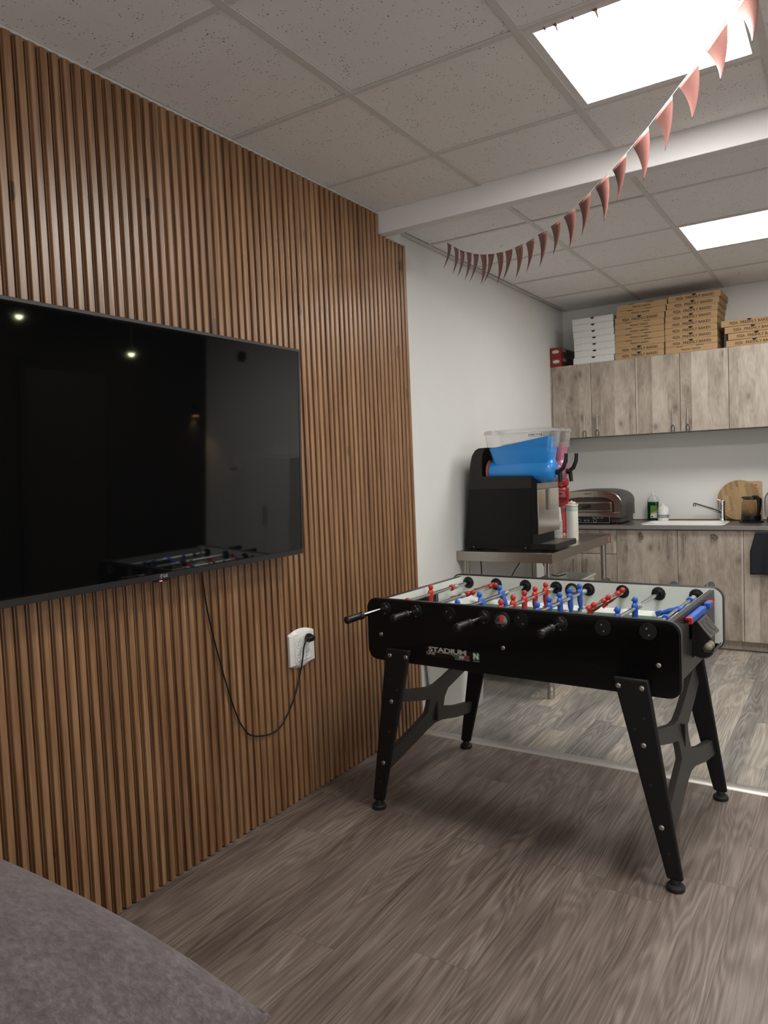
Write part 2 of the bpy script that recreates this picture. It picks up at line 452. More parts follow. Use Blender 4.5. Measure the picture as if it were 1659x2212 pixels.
M['ovenbody'] = plain('oven_grey_metal', (0.060, 0.056, 0.054), 0.42); M['oven_glass'] = plain('dark_brown_oven_glass', (0.050, 0.034, 0.026), 0.12)
M['greensoap'] = plain('dark_green_soap', (0.004, 0.035, 0.008), 0.12, coat=0.5)
M['greenlabel'] = plain('green_label', (0.07, 0.20, 0.05), 0.4); M['yellow'] = plain('yellow_stripe', (0.62, 0.45, 0.08), 0.4)
M['greyband'] = plain('grey_label_band', (0.22, 0.225, 0.23), 0.5)
M['ceramic'] = plain('white_enamel_sink', (0.75, 0.75, 0.72), 0.2)
M['towel'] = plain('navy_black_towel', (0.010, 0.012, 0.018), 0.95, bump=0.8, bscale=400)
M['copper'] = plain('copper_brown_strip', (0.17, 0.075, 0.035), 0.4)
M['screen'] = plain('glossy_black_screen', (0.0025, 0.0025, 0.0028), 0.035, spec=0.62)
M['bezel'] = plain('satin_black_bezel', (0.020, 0.0195, 0.019), 0.36)
M['silver_print'] = plain('silver_print', (0.42, 0.41, 0.40), 0.45)
M['greenprint'] = plain('green_print', (0.03, 0.14, 0.06), 0.5); M['redprint'] = plain('red_print', (0.30, 0.03, 0.03), 0.5)
M['tub'] = plain('translucent_white_plastic', (0.55, 0.54, 0.49), 0.35)
M['panel1'] = emis('front_panel_diffuser', (1.0, 0.975, 0.93), PANEL_FRONT)
M['panel2'] = emis('kitchen_panel_diffuser', (1.0, 0.975, 0.93), PANEL_KITCHEN)
M['spotlens'] = emis('downlight_lens', (0.95, 1.0, 0.55), 40.0)
M['lampglow'] = emis('warm_lamp_bulb', (1.0, 0.55, 0.25), 10.0)
M['led'] = emis('standby_led', (1.0, 0.06, 0.03), 2.0)
M['framewhite'] = plain('white_light_frame', (0.66, 0.65, 0.63), 0.4)
M['fridge'] = plain('white_fridge', (0.62, 0.62, 0.60), 0.35)

def struct(o): o['kind'] = 'structure'; return o

# ================================================================== ROOM
H = 2.644; XW = -0.08; YB = 6.15; XR = 4.62; YF = -1.2
b = MB(); b.box(-0.3, XR+0.1, YF-0.1, 3.285, -0.06, 0.0); struct(b.build('floor', M['floor']))
b = MB(); b.box(-0.3, XR+0.1, 3.285, YB+0.15, -0.06, 0.0); struct(b.build('floor', M['kfloor']))
b = MB(); b.prism([(3.248, 0.0), (3.254, 0.004), (3.285, 0.0055), (3.316, 0.004), (3.322, 0.0)], -0.04, XR, 'x'); struct(b.build('trim_1', M['alu'], smooth=True))
# left wall: white kitchen wall, thicker behind the slats
b = MB(); b.prism([(XW-0.12, YF), (-0.012, YF), (-0.012, 3.405), (XW, 3.405), (XW, YB+0.1), (XW-0.12, YB+0.1)], 0.0, 2.75, 'z'); struct(b.build('wall_left', M['wall']))
b = MB(); b.box(XW-0.12, XR+0.12, YB, YB+0.12, 0, 2.75); struct(b.build('wall_back', M['wall']))
b = MB(); b.box(XR, XR+0.12, 2.9, YB, 0, 2.75); struct(b.build('wall_right', M['wall_dark']))
# slatted cladding: one profiled strip per panel of ribs, 36.8 mm pitch
def slats():
    P = 0.0368; y = -0.6; b = MB(); k = 0
    rib = [(0.000, 0.001), (0.0040, 0.001), (0.0048, 0.0035), (0.0058, 0.0070), (0.0085, 0.0085), (0.0096, 0.0180), (0.0112, 0.0200), (0.0290, 0.0200), (0.0306, 0.0180), (0.0315, 0.0040), (0.0322, 0.001), (0.0368, 0.001)]
    y0 = 1.229 - P*52
    for k in range(52+60):
        ya = y0 + k*P
        if ya + P > 3.43: break
        top = 2.636 if ya + P < 3.15 else 2.538
        poly = [(x, ya+dy) for dy, x in rib] + [(-0.011, ya+P), (-0.011, ya)]
        b.prism(poly, 0.004 if k % 3 else 0.002, top, 'z')
    return b.build('trim_2', M['slat'], smooth=True, ang=25)
o = struct(slats())
b = MB(); b.box(-0.011, 0.016, YF, 3.148, 2.637, 2.646); struct(b.build('trim_3', M['tbar']))
# beam
b = MB(); b.box(-0.012, XR, 3.148, 3.212, 2.541, 2.70); struct(b.build('trim_4', M['beam'], bevel=0.003))

# ceiling grid
gx = [0.563+0.6*k for k in range(0, 7)]
fy = [1.533-0.6*k for k in range(6, -1, -1)] + [2.133, 2.733]
ky = [3.785, 4.392, 4.982, 5.57]
kx = [0.557+0.6*k for k in range(0, 7)]
L1 = (gx[1], gx[2], 2.133, 2.733); L2 = (kx[1], kx[2], 4.392, 4.982); L3 = (kx[4], kx[5], 4.392, 4.982); L4 = (gx[4], gx[5], 2.133, 2.733)
def cells(xs, ys):
    return [(xs[i], xs[i+1], ys[j], ys[j+1]) for i in range(len(xs)-1) for j in range(len(ys)-1)]
b = MB(); random.seed(3)
for xs, ys in (([0.0]+gx+[XR], [YF]+fy+[3.148]), ([-0.045]+kx+[XR], [3.212]+ky+[YB])):
    for c in cells(xs, ys):
        if any(abs(c[0]-q[0]) < 1e-3 and abs(c[2]-q[2]) < 1e-3 for q in (L1, L2, L3, L4)): continue
        g = 0.003
        dz = random.uniform(0, 0.0025)
        b.box(c[0]+g, c[1]-g, c[2]+g, c[3]-g, H+0.0035+dz, H+0.018+dz)
struct(b.build('ceiling', M['tile']))
b = MB(); b.box(XW-0.1, XR+0.1, YF-0.1, YB+0.1, H+0.075, H+0.09); struct(b.build('trim_9', M['void']))
def bars(name, xs, ys, y0, y1, x0, x1):
    b = MB(); w = 0.012
    for x in xs: b.box(x-w, x+w, y0, y1, H, H+0.004); b.box(x-0.001, x+0.001, y0, y1, H+0.004, H+0.03)
    ends = [x0]+list(xs)+[x1]
    for y in ys:
        for i in range(len(ends)-1):
            a = ends[i] + (w if i else 0); c = ends[i+1] - (w if i < len(ends)-2 else 0)
            b.box(a, c, y-w*0.86, y+w*0.86, H+0.0008, H+0.0035)
            b.box(a, c, y-0.001, y+0.001, H+0.0035, H+0.03)
    return struct(b.build(name, M['tbar']))
bars('trim_5', gx, fy, YF, 3.148, 0.0, XR)
bars('trim_6', kx, ky, 3.212, YB, -0.045, XR)
# wall angle along the kitchen wall, broken off near the back corner
b = MB(); b.box(XW, -0.045, 3.43, 5.42, H, H+0.004); b.box(-0.062, -0.045, 5.42, YB, H, H+0.004)
b.box(XW, XW+0.002, 3.43, 5.42, H-0.0, H+0.02)
struct(b.build('trim_7', M['tbar']))
b = MB(); b.box(-0.045, XR, YB-0.012, YB, H, H+0.004); struct(b.build('trim_8', M['tbar']))

def light_panel(label, c, mat, fr):
    x0, x1, y0, y1 = c
    t = thing('ceiling_light', label, 'ceiling light', ((x0+x1)/2, (y0+y1)/2, H))
    hx, hy = (x1-x0)/2-0.003, (y1-y0)/2-0.003
    b = MB(); z0, z1 = 0.001, 0.02
    b.box(-hx, -hx+fr, -hy, hy, z0, z1); b.box(hx-fr, hx, -hy, hy, z0, z1)
    b.box(-hx+fr, hx-fr, -hy, -hy+fr, z0, z1); b.box(-hx+fr, hx-fr, hy-fr, hy, z0, z1)
    b.build('frame', M['framewhite'], t, bevel=0.001)
    b = MB(); b.box(-hx+fr, hx-fr, -hy+fr, hy-fr, 0.004, 0.008); b.build('diffuser', mat, t)
    return t
t1 = light_panel('square LED ceiling panel nearer the camera, above the foosball table', L1, M['panel1'], 0.034)
for px, s in ((-0.20, 0.010), (-0.145, 0.005), (-0.085, 0.013), (-0.23, 0.006)):
    b = MB(); b.box(px, px+s, -0.274, -0.262, -0.001, 0.004); b.tube([(px+s/2, -0.266, 0.001), (px+s*0.8, -0.262, -0.006-s*0.4), (px+s, -0.256, -0.010-s)], [s*0.3, s*0.25, 0.0005], 5)
    b.build('torn_tape', M['flag'], t1)
light_panel('square LED ceiling panel farther away, in the kitchen beyond the beam', L2, M['panel2'], 0.022)
light_panel('added LED fill panel in the kitchen ceiling, unseen to the right', L3, M['panel2'], 0.022)  # extra panel added out of view to lift the dark ceiling
light_panel('added LED fill panel in the ceiling, unseen to the right, in front of the beam', L4, M['panel2'], 0.022)  # second unseen panel, added only for more fill light

# unseen part of the room that shows in the television's reflection
def downlight(x, y, z, label):  # ceiling downlight lowered on an added stem so its reflection lands in place
    t = thing('lowered_downlight', label, 'lamp', (x, y, H))
    dz = z-H
    b = MB(); b.cyl((0, 0, 0.003), (0, 0, dz+0.06), 0.006, n=8); b.lathe([(0.035, 0.0), (0.035, -0.015), (0.006, -0.02)], 16); b.build('stem', M['plastic'], t, smooth=True, ang=40)
    b = MB(); b.lathe([(0.0, 0.075), (0.03, 0.07), (0.034, 0.0), (0.030, 0.0), (0.027, 0.06), (0.0, 0.065)], 20, c=(0, 0, dz)); b.build('lamp_shade', M['plastic'], t, smooth=True, ang=40)
    b = MB(); b.ball((0, 0, dz), 0.028, 16); b.build('bulb', M['spotlens'], t, smooth=True)
downlight(4.30, 3.70, 2.49, 'small lit pendant spot on an added stem, reflected at the top left of the television')
downlight(4.30, 4.85, 2.30, 'small lit pendant spot on an added stem, reflected near the middle of the television')
t = thing('wall_lamp', 'small warm wall lamp reflected in the television', 'wall lamp', (XR-0.002, 5.96, 1.78))
b = MB(); b.box(-0.05, 0.0, -0.04, 0.04, -0.04, 0.06); b.build('housing', M['plastic'], t, bevel=0.004)
b = MB(); b.box(-0.045, -0.008, -0.03, 0.03, -0.043, -0.0405); b.build('bulb', M['lampglow'], t)
ld = bpy.data.lights.new('wall_lamp_beam', 'SPOT'); ld.energy = WALL_LAMP_W; ld.color = (1, 0.6, 0.3); ld.spot_size = radians(95); ld.spot_blend = 0.9; ld.shadow_soft_size = 0.02
lo = bpy.data.objects.new('wall_lamp_beam', ld); COL.objects.link(lo); lo.parent = t; lo.location = (-0.03, 0, -0.06)
# door in the dark wall
t = bpy.data.objects.new('door_1', None); COL.objects.link(t); t.location = (XR, 4.36, 0); t['kind'] = 'structure'
b = MB(); b.box(-0.02, 0, -0.42, 0.42, 0, 2.10); b.build('leaf', plain('dark_door', (0.032, 0.028, 0.02), 0.5), t, bevel=0.002)
b = MB(); b.box(-0.03, 0, -0.49, -0.42, 0, 2.17); b.box(-0.03, 0, 0.42, 0.49, 0, 2.17); b.box(-0.03, 0, -0.42, 0.42, 2.10, 2.17); b.build('frame', M['wall_dark'], t)
t = thing('cupboard', 'plain white cupboard reflected at the right of the television', 'cupboard', (3.42, YB-0.16, 0))
b = MB(); b.box(-0.31, 0.31, -0.13, 0.155, 0.02, 1.32); b.build('body', M['fridge'], t, bevel=0.006)
for a_, c_ in ((-0.31, -0.002), (0.002, 0.31)):
    b = MB(); b.box(a_, c_, -0.15, -0.131, 0.04, 1.31); dr = b.build('door', M['fridge'], t, bevel=0.003)
    hx_ = -0.02 if a_ < 0 else 0.02
    b = MB(); b.cyl((hx_, -0.17, 0.6), (hx_, -0.17, 0.8), 0.005, n=8); b.build('handle', M['zinc'], dr)
t = thing('wall_clock', 'small round black clock reflected in the television above the cupboard', 'clock', (4.06, YB-0.001, 2.40))
b = MB(); b.lathe([(0.06, 0.0), (0.06, -0.02), (0.052, -0.026), (0.0, -0.026)], 28, axis='y'); b.build('case', M['plastic'], t, smooth=True, ang=40)
t = thing('thermostat', 'small white thermostat reflected in the television', 'thermostat', (4.17, YB-0.001, 1.22))
b = MB(); b.box(-0.045, 0.045, -0.03, 0, -0.06, 0.06); b.build('case', M['white_plastic'], t, bevel=0.006)

# ================================================================== TELEVISION
def television():
    yb0, yb1 = 0.885, 2.325; w = yb1-yb0; h = 0.815
    t = thing('television', 'large black wall-mounted television with a glossy dark screen', 'television', (0.108, (yb0+yb1)/2, 1.052))
    t.rotation_euler = (0, radians(2.2), 0)
    # local: +x towards the room, y along the wall, z up
    b = MB(); bz = 0.009
    b.box(-0.004, 0, -w/2+bz, w/2-bz, 0.020, h-bz); b.build('screen', M['screen'], t)
    b = MB()
    for y0, y1, z0, z1 in ((-w/2, w/2, 0, 0.020), (-w/2, w/2, h-bz, h), (-w/2, -w/2+bz, 0.020, h-bz), (w/2-bz, w/2, 0.020, h-bz)):
        b.box(-0.012, 0.002, y0, y1, z0, z1)
    b.build('bezel', M['bezel'], t, bevel=0.0012)
    b = MB(); b.box(-0.030, -0.012, -w/2+0.004, w/2-0.004, 0.004, h-0.004); b.box(-0.060, -0.030, -w/2+0.16, w/2-0.16, 0.03, 0.55)
    b.build('back_cover', M['plastic'], t, bevel=0.003)
    b = MB(); b.box(-0.0995, -0.060, -0.2, 0.2, 0.30, 0.45); b.build('wall_bracket', M['plastic'], t)
    b = MB(); b.prism([(-0.040, 0.0), (-0.030, -0.007), (0.020, -0.007), (0.030, 0.0)], -0.010, 0.0015, 'x'); b.build('sensor_bar', M['plastic'], t)
    b = MB(); b.box(0.0010, 0.0025, -0.014, -0.003, -0.0055, -0.0035); b.build('standby_light', M['led'], t)
    R = Matrix(((0, 0, 1, 0.0022), (1, 0, 0, 0), (0, 1, 0, 0), (0, 0, 0, 1)))
    lg = put_text('logo', text_mesh('LG', 0.0125, 1.1, 0.0002, offset=0.0003), M['silver_print'], t, Matrix.Translation((0, 0.011, 0.010)) @ R)
    b = MB(); ring = []
    b.tube([(0.0024, -0.0055+0.0055*cos(a), 0.0100+0.0055*sin(a)) for a in [2*pi*k/20 for k in range(17)]], 0.0008, 5)
    b.tube([(0.0024, -0.0055, 0.0130), (0.0024, -0.0055, 0.0078), (0.0024, -0.0030, 0.0078)], 0.0007, 5)
    b.build('emblem', M['silver_print'], t)
    return t
television()

# cable and socket
pts = [(1.848, 1.075), (1.850, 1.031), (1.865, 0.895), (1.900, 0.751), (1.941, 0.603), (1.988, 0.465), (2.015, 0.420), (2.040, 0.385), (2.075, 0.365), (2.125, 0.350), (2.180, 0.342), (2.225, 0.350), (2.262, 0.376), (2.300, 0.415), (2.336, 0.465), (2.360, 0.520), (2.366, 0.567), (2.368, 0.61), (2.368, 0.655), (2.376, 0.680), (2.386, 0.690)]
def smooth_path(p, n=3):
    for _ in range(n):
        q = [p[0]]
        for i in range(len(p)-1):
            a, c = Vector(p[i]), Vector(p[i+1]); q += [a.lerp(c, .25), a.lerp(c, .75)]
        q.append(p[-1]); p = q
    return p
cp3 = []
for i, (y, z) in enumerate(pts):
    x = 0.028
    if i >= 15: x = 0.028 + 0.040*((i-15)/5)**0.8
    cp3.append((x, y, z))
t = thing('power_cable', 'thin black cable drooping below the television to the wall socket', 'cable', (0.028, 2.18, 0.342))
b = MB(); b.tube([Vector(p)-Vector((0.028, 2.18, 0.342)) for p in smooth_path(cp3, 2)], 0.0032, 6); b.build('cord', M['plastic'], t, smooth=True)
b = MB(); P0 = Vector((0.0, 2.412-2.18, 0.682-0.342))
b.lathe([(0.0, 0.0), (0.0185, 0.0), (0.0195, 0.012), (0.016, 0.020), (0.010, 0.034), (0.0, 0.036)], 10, M=Matrix.Translation(P0+Vector((0.0145, 0, 0))), axis='x')
b.tube([P0+Vector((0.040, -0.002, 0.002)), P0+Vector((0.044, -0.016, 0.006)), P0+Vector((0.040, -0.028, 0.004))], [0.009, 0.008, 0.005], 8)
b.build('plug', M['plastic'], t, smooth=True)
def socket():
    yc, z0, z1 = 2.385, 0.578, 0.708
    t = thing('wall_socket', 'white four-gang wall socket on the wooden slats', 'socket', (0.0205, yc, (z0+z1)/2))
    hy = 0.081; hz = 0.066
    # curved plate: convex seen from above
    b = MB(); rings = []
    ns = 14
    for k in range(ns+1):
        y = -hy + 2*hy*k/ns
        zt = hz + 0.013*(1-(y/hy)**2)*1.3
        rings.append([(0, y, -zt), (0, y, zt), (0.012, y, hz-0.002), (0.012, y, -hz+0.002)])
    b.loft(rings); b.build('cover_plate', M['white_plastic'], t, bevel=0.0015)
    b = MB(); b.box(0.012, 0.0142, -0.050, 0.056, -0.053, 0.053); b.build('inner_frame', M['white_plastic'], t, bevel=0.001)
    for iy in (0, 1):
        for iz in (0, 1):
            cy, cz = -0.022+0.052*iy, -0.027+0.053*iz
            b = MB()
            prof = [(0.0195, 0.0), (0.0215, 0.0018), (0.0232, 0.0018), (0.0240, 0.0)]
            b.lathe([(0.0, -0.006), (0.0185, -0.006), (0.0195, 0.0015), (0.0225, 0.0015), (0.0235, 0.0)], 24, axis='x', c=(0.0146, cy, cz), cap=False)
            o = b.build('socket_outlet', M['white_plastic'], t, smooth=True)
            if not (iy == 1 and iz == 1):
                b = MB()
                for dy, dz in ((-0.008, 0.003), (-0.007, -0.009), (0.004, 0.006)):
                    b.lathe([(0.0, 0.0), (0.0022, 0.0), (0.0022, 0.0006), (0, 0.0006)], 8, axis='x', c=(0.0152, cy+dy, cz+dz))
                b.build('pin_hole', M['hole'], o)
    return t
socket()

# ================================================================== FOOSBALL TABLE
FA = math.atan(-0.037)
ft = thing('foosball_table', 'black foosball table on splayed legs with red and blue players', 'foosball table', (0.93, 2.43, 0), FA)
LX, ZB, ZT, YI = 0.605, 0.615, 0.862, 0.700
def side_board(name, y0, y1, outer, inner):
    b = MB(); b.prism(rrect(-LX, LX, ZB, ZT, 0.042, 8), y0, y1, 'y')
    return b
RX = [-0.516+0.146*i for i in range(8)]; RZ = 0.825
def board_with_hole(y0, y1, hx, r, m, name):
    # outline with a round opening: bridged as an upper and a lower half
    b = MB(); out = rrect(-LX, LX, ZB, ZT, 0.042, 8)
    zc = 0.818; n = 16
    top = [p for p in out]
    # split outline at z = zc into upper and lower halves
    up = [p for p in out if p[1] > zc]; 
    up = sorted([p for p in up], key=lambda p: p[0])
    lo = sorted([p for p in out if p[1] < zc], key=lambda p: (p[0]))
    upper = [(-LX, zc)] + up + [(LX, zc)] + [(hx+r*cos(a), zc+r*sin(a)) for a in [pi*k/n for k in range(0, n+1)]]
    left = [p for p in out if p[1] <= zc and p[0] < 0]; right = [p for p in out if p[1] <= zc and p[0] > 0]
    left.sort(key=lambda p: (-p[1], p[0])); right.sort(key=lambda p: (p[1], p[0]))
    lower = [(-LX, zc)] + left + right + [(LX, zc)] + [(hx+r*cos(a), zc+r*sin(a)) for a in [-pi*k/n for k in range(0, n+1)]]
    b.prism(upper, y0, y1, 'y'); b.prism(lower, y0, y1, 'y')
    return b.build(name, m, ft, smooth=True, ang=30)
fb = board_with_hole(0.0, 0.019, -0.006, 0.026, M['black'], 'side_panel')
# rounded T-mould edging of both boards
def edging(y0, y1):
    b = MB(); o1 = rrect(-LX, LX, ZB, ZT, 0.042, 8); n = len(o1); o2 = rrect(-LX+0.004, LX-0.004, ZB+0.004, ZT-0.004, 0.038, 8)
    o3 = rrect(-LX-0.0015, LX+0.0015, ZB-0.0015, ZT+0.0015, 0.0435, 8)
    rings = [[(p[0], y0-0.0006, p[1]) for p in o2], [(p[0], y0+0.003, p[1]) for p in o3], [(p[0], y1-0.003, p[1]) for p in o3], [(p[0], y1+0.0006, p[1]) for p in o2]]
    b.loft(rings, cap=False); return b.build('edging', M['blackedge'], ft, smooth=True)
edging(0.0, 0.022)
bb = board_with_hole(0.703, 0.722, -0.006, 0.024, M['black'], 'side_panel')
def lining(ya, yb):
    b = MB(); out = rrect(-LX+0.004, LX-0.004, ZB+0.004, ZT-0.004, 0.038, 8); b2 = MB()
    zc = 0.818; n = 16; r = 0.024; hx = -0.006
    up = sorted([p for p in out if p[1] > zc], key=lambda p: p[0])
    L = LX-0.004
    upper = [(-L, zc)] + up + [(L, zc)] + [(hx+r*cos(a), zc+r*sin(a)) for a in [pi*k/n for k in range(0, n+1)]]
    left = [p for p in out if p[1] <= zc and p[0] < 0]; right = [p for p in out if p[1] <= zc and p[0] > 0]
    left.sort(key=lambda p: (-p[1], p[0])); right.sort(key=lambda p: (p[1], p[0]))
    lower = [(-L, zc)] + left + right + [(L, zc)] + [(hx+r*cos(a), zc+r*sin(a)) for a in [-pi*k/n for k in range(0, n+1)]]
    b.prism(upper, ya, yb, 'y'); b.prism(lower, ya, yb, 'y')
    b.build('side_lining', M['whitelam'], ft)
lining(0.6995, 0.703); lining(0.019, 0.0222)
edging(0.700, 0.722)
# end panels with goal openings
for s in (-1, 1):
    xo, xi = s*0.572, s*0.553
    x0, x1 = min(xo, xi), max(xo, xi)
    gy0, gy1, gz0, gz1 = 0.265, 0.460, 0.742, 0.808
    b = MB(); zt, zb = 0.853, 0.632
    b.box(x0, x1, 0.022, gy0, zb, zt); b.box(x0, x1, gy1, YI, zb, zt); b.box(x0, x1, gy0, gy1, gz1, zt); b.box(x0, x1, gy0, gy1, zb, gz0)
    b.build('end_panel', M['blackedge'], ft)
    b = MB(); a, c = (xi-0.0035, xi) if s > 0 else (xi, xi+0.0035)
    b.box(a, c, 0.022, gy0, 0.74, zt-0.002); b.box(a, c, gy1, YI, 0.74, zt-0.002); b.box(a, c, gy0, gy1, gz1, zt-0.002); b.build('end_lining', M['whitelam'], ft)
    b = MB(); b.box(s*0.556-0.006 if s < 0 else 0.5535, s*0.556+0.003 if s < 0 else 0.562, gy0, gy1, gz0, gz1); b.build('goal_flap', M['hole'], ft)
    b = MB(); a, c = sorted((xi-s*0.005, xi-s*0.0035))
    b.box(a, c, gy0-0.008, gy0, gz0, gz1+0.008); b.box(a, c, gy1, gy1+0.008, gz0, gz1+0.008); b.box(a, c, gy0, gy1, gz1, gz1+0.008); b.build('goal_frame', M['plastic'], ft)
b = MB(); b.box(-0.553, 0.553, 0.022, 0.700, 0.632, 0.652); b.build('bottom_board', M['black'], ft)
# pitch
b = MB(); b.box(-0.553, 0.553, 0.022, 0.700, 0.728, 0.738); b.build('playfield', M['green'], ft)
b = MB(); z0, z1 = 0.7382, 0.7390
def line(xa, xb, ya, yb): b.box(xa, xb, ya, yb, z0, z1)
line(-0.003, 0.003, 0.05, 0.67); b.build('centre_line', M['white'], ft)
for s in (-1, 1):
    b = MB(); xs = sorted((s*0.38, s*0.386)); line(xs[0], xs[1], 0.2, 0.52)
    for yy in (0.2, 0.514): xs = sorted((s*0.38, s*0.55)); line(xs[0], xs[1], yy, yy+0.006)
    b.tube([(s*0.38-s*0.05*sin(pi*k/12), 0.36+0.07*cos(pi*k/12), 0.738) for k in range(13)], 0.0025, 4); b.build('penalty_box_line', M['white'], ft)
b = MB(); b.tube([(0.09*cos(2*pi*k/36), 0.36+0.09*sin(2*pi*k/36), 0.738) for k in range(36)], 0.0028, 4, closed=True)
b.build('centre_circle', M['white'], ft)
b = MB()
b.prism([(0.700, 0.7385), (0.700, 0.752), (0.655, 0.7385)], -0.553, 0.553, 'x'); b.prism([(0.022, 0.7385), (0.066, 0.7385), (0.022, 0.752)], -0.553, 0.553, 'x')
for sx in (-1, 1):
    for sy in (0, 1):
        cx, cyy = sx*0.5515, (0.024 if sy == 0 else 0.698); d = 0.15; dy = d if sy == 0 else -d
        v = [(cx, cyy, 0.7385), (cx-sx*d, cyy, 0.7386), (cx, cyy+dy, 0.7386), (cx, cyy, 0.775)]
        b.add(v, [(0, 1, 2), (0, 1, 3), (1, 2, 3), (2, 0, 3)])
b.build('corner_ramp', M['white'], ft)
# bearings, closing caps, ball entry rings
def poly12(r, n=12): return [(r*cos(2*pi*k/n+pi/12), r*sin(2*pi*k/n+pi/12)) for k in range(n)]
front_handles = (0, 1, 3, 5)
for i, x in enumerate(RX):
    T = Matrix.Translation((x, 0, RZ))
    if i in front_handles:
        b = MB(); b.lathe([(0.0275, 0.0), (0.0265, -0.0025), (0.017, -0.004), (0.0145, -0.010), (0.0115, -0.0105)], 12, axis='y', M=T)
        o = b.build('bearing', M['capblack'], ft, smooth=True, ang=30); scr = ((0.0, 0.021), (0.0, -0.021))
    else:
        b = MB(); b.lathe([(0.0285, 0.0), (0.0275, -0.003), (0.0, -0.0035)], 12, axis='y', M=T)
        o = b.build('bearing_cap', M['capblack'], ft, smooth=True, ang=30); scr = ((-0.009, 0.010), (0.009, -0.012))
    for dx, dz in scr: b = MB(); b.lathe([(0.0032, -0.0042), (0.0030, -0.0052), (0.0, -0.0055)], 8, axis='y', M=T @ Matrix.Translation((dx*0.9 if i not in (6, 7) else dx*0.4, 0, dz*0.95))); b.build('screw', M['zinc'], o, smooth=True)
    b = MB(); T2 = Matrix.Translation((x, 0.6995, RZ))
    b.lathe([(0.0285, 0.0), (0.0275, -0.003), (0.019, -0.004), (0.0165, -0.009), (0.0125, -0.0095), (0.0115, -0.004)], 12, axis='y', M=T2)
    b.build('bearing', M['plastic'], ft, smooth=True, ang=30)
    b = MB(); T2 = Matrix.Translation((x, 0.722, RZ))
    b.lathe([(0.0275, 0.0), (0.0265, 0.0025), (0.015, 0.004), (0.0, 0.006)] if i in front_handles else [(0.0275, 0.0), (0.0265, 0.0025), (0.0145, 0.010), (0.0115, 0.0105)], 12, axis='y', M=T2)
    b.build('bearing', M['plastic'], ft, smooth=True, ang=30)
for y0, sg, r in ((0.0, -1, 0.026), (0.6995, -1, 0.024)):
    b = MB(); b.lathe([(r-0.004, 0.022), (r-0.004, -0.003), (r, -0.005), (r+0.006, -0.004), (r+0.0075, 0.0)], 28, axis='y', c=(-0.006, y0, 0.818), cap=False)
    o = b.build('ball_entry_ring', M['plastic'], ft, smooth=True)
    b = MB(); b.box(-0.006-r*0.93, -0.006+r*0.93, y0-0.009, y0+0.02, 0.8035, 0.8065); b.build('ball_slide', M['plastic'], o)

def player(c, tilt, mat, parent, y, face=1):
    b = MB(); rings = []
    secs = [(0.0215, 0.0060, 0.0065), (0.0190, 0.0070, 0.0090), (0.0150, 0.0095, 0.0165), (0.008, 0.0118, 0.0178), (0.0, 0.0122, 0.0160), (-0.009, 0.0112, 0.0130), (-0.018, 0.0105, 0.0122), (-0.028, 0.0112, 0.0138), (-0.034, 0.0108, 0.0135), (-0.046, 0.0088, 0.0112), (-0.058, 0.0072, 0.0095), (-0.062, 0.0070, 0.0092)]
    for z, rx_, ry_ in secs:
        rings.append([(rx_*cos(2*pi*k/14), ry_*sin(2*pi*k/14), z) for k in range(14)])
    b.loft(rings)
    b.ball((0.001, 0, 0.0305), 0.0112, 14, sc=(0.98, 0.92, 1.12))          # head
    b.ball((0.0115*face, 0, 0.029), 0.0022, 8, sc=(1, 0.8, 1.3))           # nose
    for s in (-1, 1):
        b.ball((-0.001, s*0.0100, 0.030), 0.0022, 8)                       # ears
        b.tube([(0.0, s*0.0155, 0.013), (0.002, s*0.0180, 0.003), (0.004*face, s*0.0165, -0.010)], [0.0045, 0.0042, 0.0036], 8)   # arms
    b.box(-0.0095, 0.0095, -0.0105, 0.0105, -0.079, -0.061)                # foot block
    Mx = Matrix.Translation((c[0], y, c[2])) @ Matrix.Rotation(tilt, 4, 'Y')
    v = MB(); v.add(b.v, b.f, Mx)
    return v.build('player', mat, parent, smooth=True, ang=50)
def handle(parent, x, ytip, sgn):
    # sgn=-1: handle on the near side, ytip is the far end of the grip
    b = MB(); L = 0.108
    pr = [(0.0, 0.0), (0.0100, 0.001), (0.0148, 0.006), (0.0155, 0.014), (0.0135, 0.030), (0.0145, 0.045), (0.0130, 0.062), (0.0135, 0.078), (0.0115, 0.084), (0.0110, 0.088), (0.0150, 0.092), (0.0150, 0.100), (0.0100, 0.108), (0.0, 0.109)]
    b.lathe([(r, -sgn*t_) for r, t_ in pr], 10, axis='y', c=(x, ytip, RZ))
    return b.build('handle', M['plastic'], parent, smooth=True, ang=45)
def ridged(parent, x, y, mat, r=0.0115, n=5, ln=0.021, name='bumper_spring'):
    b = MB(); pr = [(0.0085, 0.0)]
    for k in range(n):
        z = ln*k/n; pr += [(r-0.0022, z+ln*0.02), (r, z+ln/n*0.35), (r, z+ln/n*0.65), (r-0.0022, z+ln/n*0.98)]
    pr.append((0.0085, ln)); b.lathe(pr, 18, axis='y', c=(x, y-ln/2, RZ))
    return b.build(name, mat, parent, smooth=True, ang=30)
def ringb(parent, x, y, mat):
    b = MB(); b.lathe([(0.0085, -0.009), (0.0130, -0.008), (0.0145, -0.003), (0.0145, 0.003), (0.0130, 0.008), (0.0085, 0.009)], 18, axis='y', c=(x, y, RZ))
    return b.build('stop_ring', mat, parent, smooth=True)
